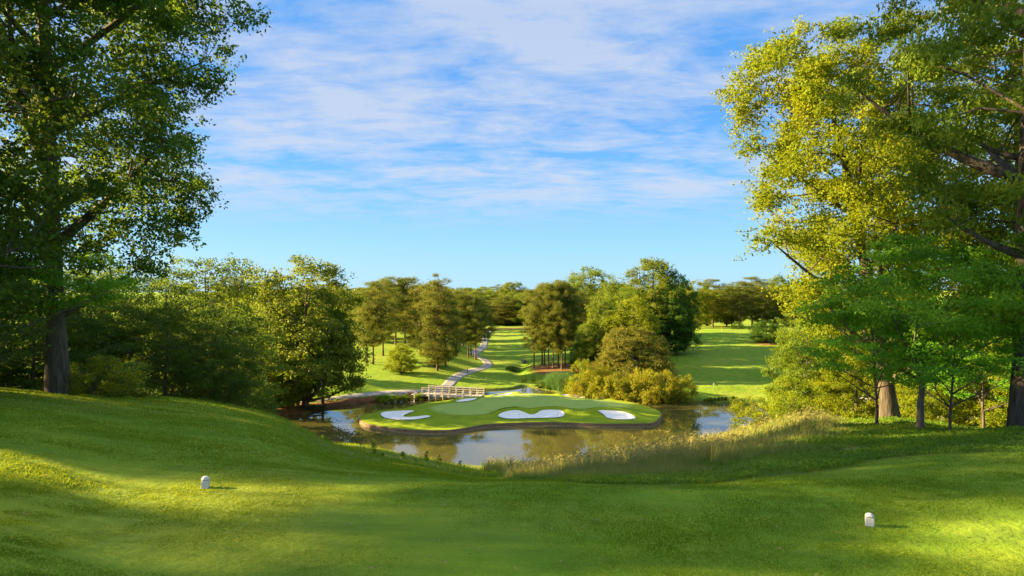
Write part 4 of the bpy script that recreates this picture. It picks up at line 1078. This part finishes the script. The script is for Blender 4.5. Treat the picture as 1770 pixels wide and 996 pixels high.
# rough grass tufts on mound, mown edge and left bank
n = 150000
x, y = scatter_polar(n, 9.5, 80, SL(330), SL(2000), r, 1.5)
k = (near_rough(x, y) > .55) & (vnoise(x, y, .6, 71) > .3) & (poly_sdf(x, y, POND) < -.2)
x, y = x[k], y[k]; n = len(x)
P = np.c_[x, y, hgt(x, y) - .02]
V, Fq, _ = blades(P, (.07 + .14 * vnoise(x, y, 1.1, 72)) * (y / 14) ** .35 * r.uniform(.6, 1.2, n), .007 * (y / 12) ** .95, .6, r, 2, .6)
rnd = np.repeat(np.clip(.12 + .55 * vnoise(x, y, 2.1, 73) + r.normal(0, .15, n), 0, 1), 2)
stuff('rough_grass', V, Fq, M['blade'], rnd, 'unmown rough grass on the banks around the tee', 'rough grass')

n = 260
x, y = scatter_polar(n, 5.2, 20, -.75, .75, r, 1.4)
k = near_rough(x, y) < .3; x, y = x[k], y[k]; n = len(x)
C = np.c_[x, y, hgt(x, y) + .03 + r.uniform(0, .01, n)]
V, Fq = leaf_geo(C, .05 * r.uniform(.6, 1.4, n), .03, 3.0, C * 0, r)
stuff('fallen_leaves', V, Fq, M['fescue'], r.uniform(.5, 1, n), 'few dry fallen leaves scattered on the tee grass', 'fallen leaves')

# ------------------------------------------------------------------ light, sky, camera
SKY_S = .10; EXPO = 2.4
SUN_EL = R(18.5); SUN_AZ = R(8)            # sun to the left, a little beyond square
sdir = Vector((-math.cos(SUN_AZ) * math.cos(SUN_EL), math.sin(SUN_AZ) * math.cos(SUN_EL), math.sin(SUN_EL)))
sl = bpy.data.lights.new('sun', 'SUN'); sl.energy = 5.0; sl.angle = R(.6); sl.color = (1.0, .73, .33)
so = bpy.data.objects.new('sun', sl); COL.objects.link(so); so.rotation_euler = (-sdir).to_track_quat('-Z', 'Y').to_euler()

world = bpy.data.worlds.new('World'); scene.world = world; world.use_nodes = True
nt = world.node_tree; nt.nodes.clear()
wo = nt.nodes.new('ShaderNodeOutputWorld'); bg = nt.nodes.new('ShaderNodeBackground'); nt.links.new(bg.outputs[0], wo.inputs[0])
sky = nt.nodes.new('ShaderNodeTexSky'); sky.sky_type = 'NISHITA'; sky.sun_disc = False
sky.sun_elevation = SUN_EL; sky.sun_rotation = math.atan2(sdir.x, sdir.y)
sky.air_density = 1.0; sky.dust_density = .4; sky.ozone_density = 3.0; sky.altitude = 100
tc = nt.nodes.new('ShaderNodeTexCoord')
sep = nt.nodes.new('ShaderNodeSeparateXYZ'); nt.links.new(tc.outputs['Generated'], sep.inputs[0])
def mth(op, a, b=None):
    m = nt.nodes.new('ShaderNodeMath'); m.operation = op
    for k, v in enumerate((a, b)):
        if v is None: continue
        if isinstance(v, (int, float)): m.inputs[k].default_value = v
        else: nt.links.new(v, m.inputs[k])
    return m.outputs[0]
zz = mth('ADD', mth('MAXIMUM', sep.outputs[2], 0.0), .10)
cmb = nt.nodes.new('ShaderNodeCombineXYZ'); nt.links.new(mth('DIVIDE', sep.outputs[0], zz), cmb.inputs[0]); nt.links.new(mth('DIVIDE', sep.outputs[1], zz), cmb.inputs[1])
n1 = noise(nt, .55, 5, .5, cmb.outputs[0], .4, (.8, 1.25, 1))
n2 = noise(nt, 2.8, 8, .62, cmb.outputs[0], .5, (.85, 1.3, 1))
n3 = noise(nt, 9.0, 6, .6, cmb.outputs[0], .5, (.7, 1.3, 1))
dens = mth('ADD', mth('ADD', mth('MULTIPLY', n1, .50), mth('MULTIPLY', n2, .36)), mth('MULTIPLY', n3, .14))
cl = rngmap(nt, dens, .43, .56, 0, 1)
hf = rngmap(nt, sep.outputs[2], .075, .14, 0, 1)     # clouds thin out near the horizon
cf = mth('MULTIPLY', mth('MULTIPLY', cl, hf), .9)
SKYK = 1.0 / (SKY_S * 2 ** EXPO)
def sc3(c): return tuple(x * SKYK for x in c)
grad = ramp(nt, [(.0, (.40,.74,1.0)), (.06, (.30,.66,1.0)), (.14, (.16,.51,.98)), (.25, (.10,.38,.90)), (.42, (.10,.36,.86)), (1, (.12,.38,.85))], sep.outputs[2])
gs = nt.nodes.new('ShaderNodeVectorMath'); gs.operation = 'SCALE'; gs.inputs['Scale'].default_value = SKYK; nt.links.new(grad.outputs[0], gs.inputs[0])
base = mixc(nt, sky.outputs[0], gs.outputs[0], .93)
# broken cloud layer; its unseen part overhead is made brighter to fill the shade
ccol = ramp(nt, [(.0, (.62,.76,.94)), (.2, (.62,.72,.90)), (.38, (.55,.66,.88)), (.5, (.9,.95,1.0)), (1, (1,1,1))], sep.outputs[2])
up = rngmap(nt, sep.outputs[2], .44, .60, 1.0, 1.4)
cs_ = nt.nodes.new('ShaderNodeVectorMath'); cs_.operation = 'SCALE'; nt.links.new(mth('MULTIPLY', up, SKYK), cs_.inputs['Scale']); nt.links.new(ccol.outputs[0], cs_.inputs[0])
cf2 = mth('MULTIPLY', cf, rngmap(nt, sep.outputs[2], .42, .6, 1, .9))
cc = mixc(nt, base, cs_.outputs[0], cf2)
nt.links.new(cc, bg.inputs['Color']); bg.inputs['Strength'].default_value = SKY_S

cam = bpy.data.cameras.new('camera'); co = bpy.data.objects.new('camera', cam); COL.objects.link(co)
co.location = (0, 0, CAMZ); co.rotation_euler = (R(90), 0, 0)
cam.lens = 24.0; cam.sensor_width = 36.0; cam.sensor_fit = 'HORIZONTAL'; cam.clip_end = 6000; cam.clip_start = .1
scene.camera = co
vs = scene.view_settings; vs.view_transform = 'Standard'; vs.look = 'None'; vs.exposure = EXPO; vs.gamma = 1.0; vs.use_curve_mapping = False
scene.render.engine = 'CYCLES'
scene.cycles.use_denoising = True
scene.cycles.max_bounces = 6; scene.cycles.diffuse_bounces = 3; scene.cycles.glossy_bounces = 2; scene.cycles.transmission_bounces = 4; scene.cycles.transparent_max_bounces = 4
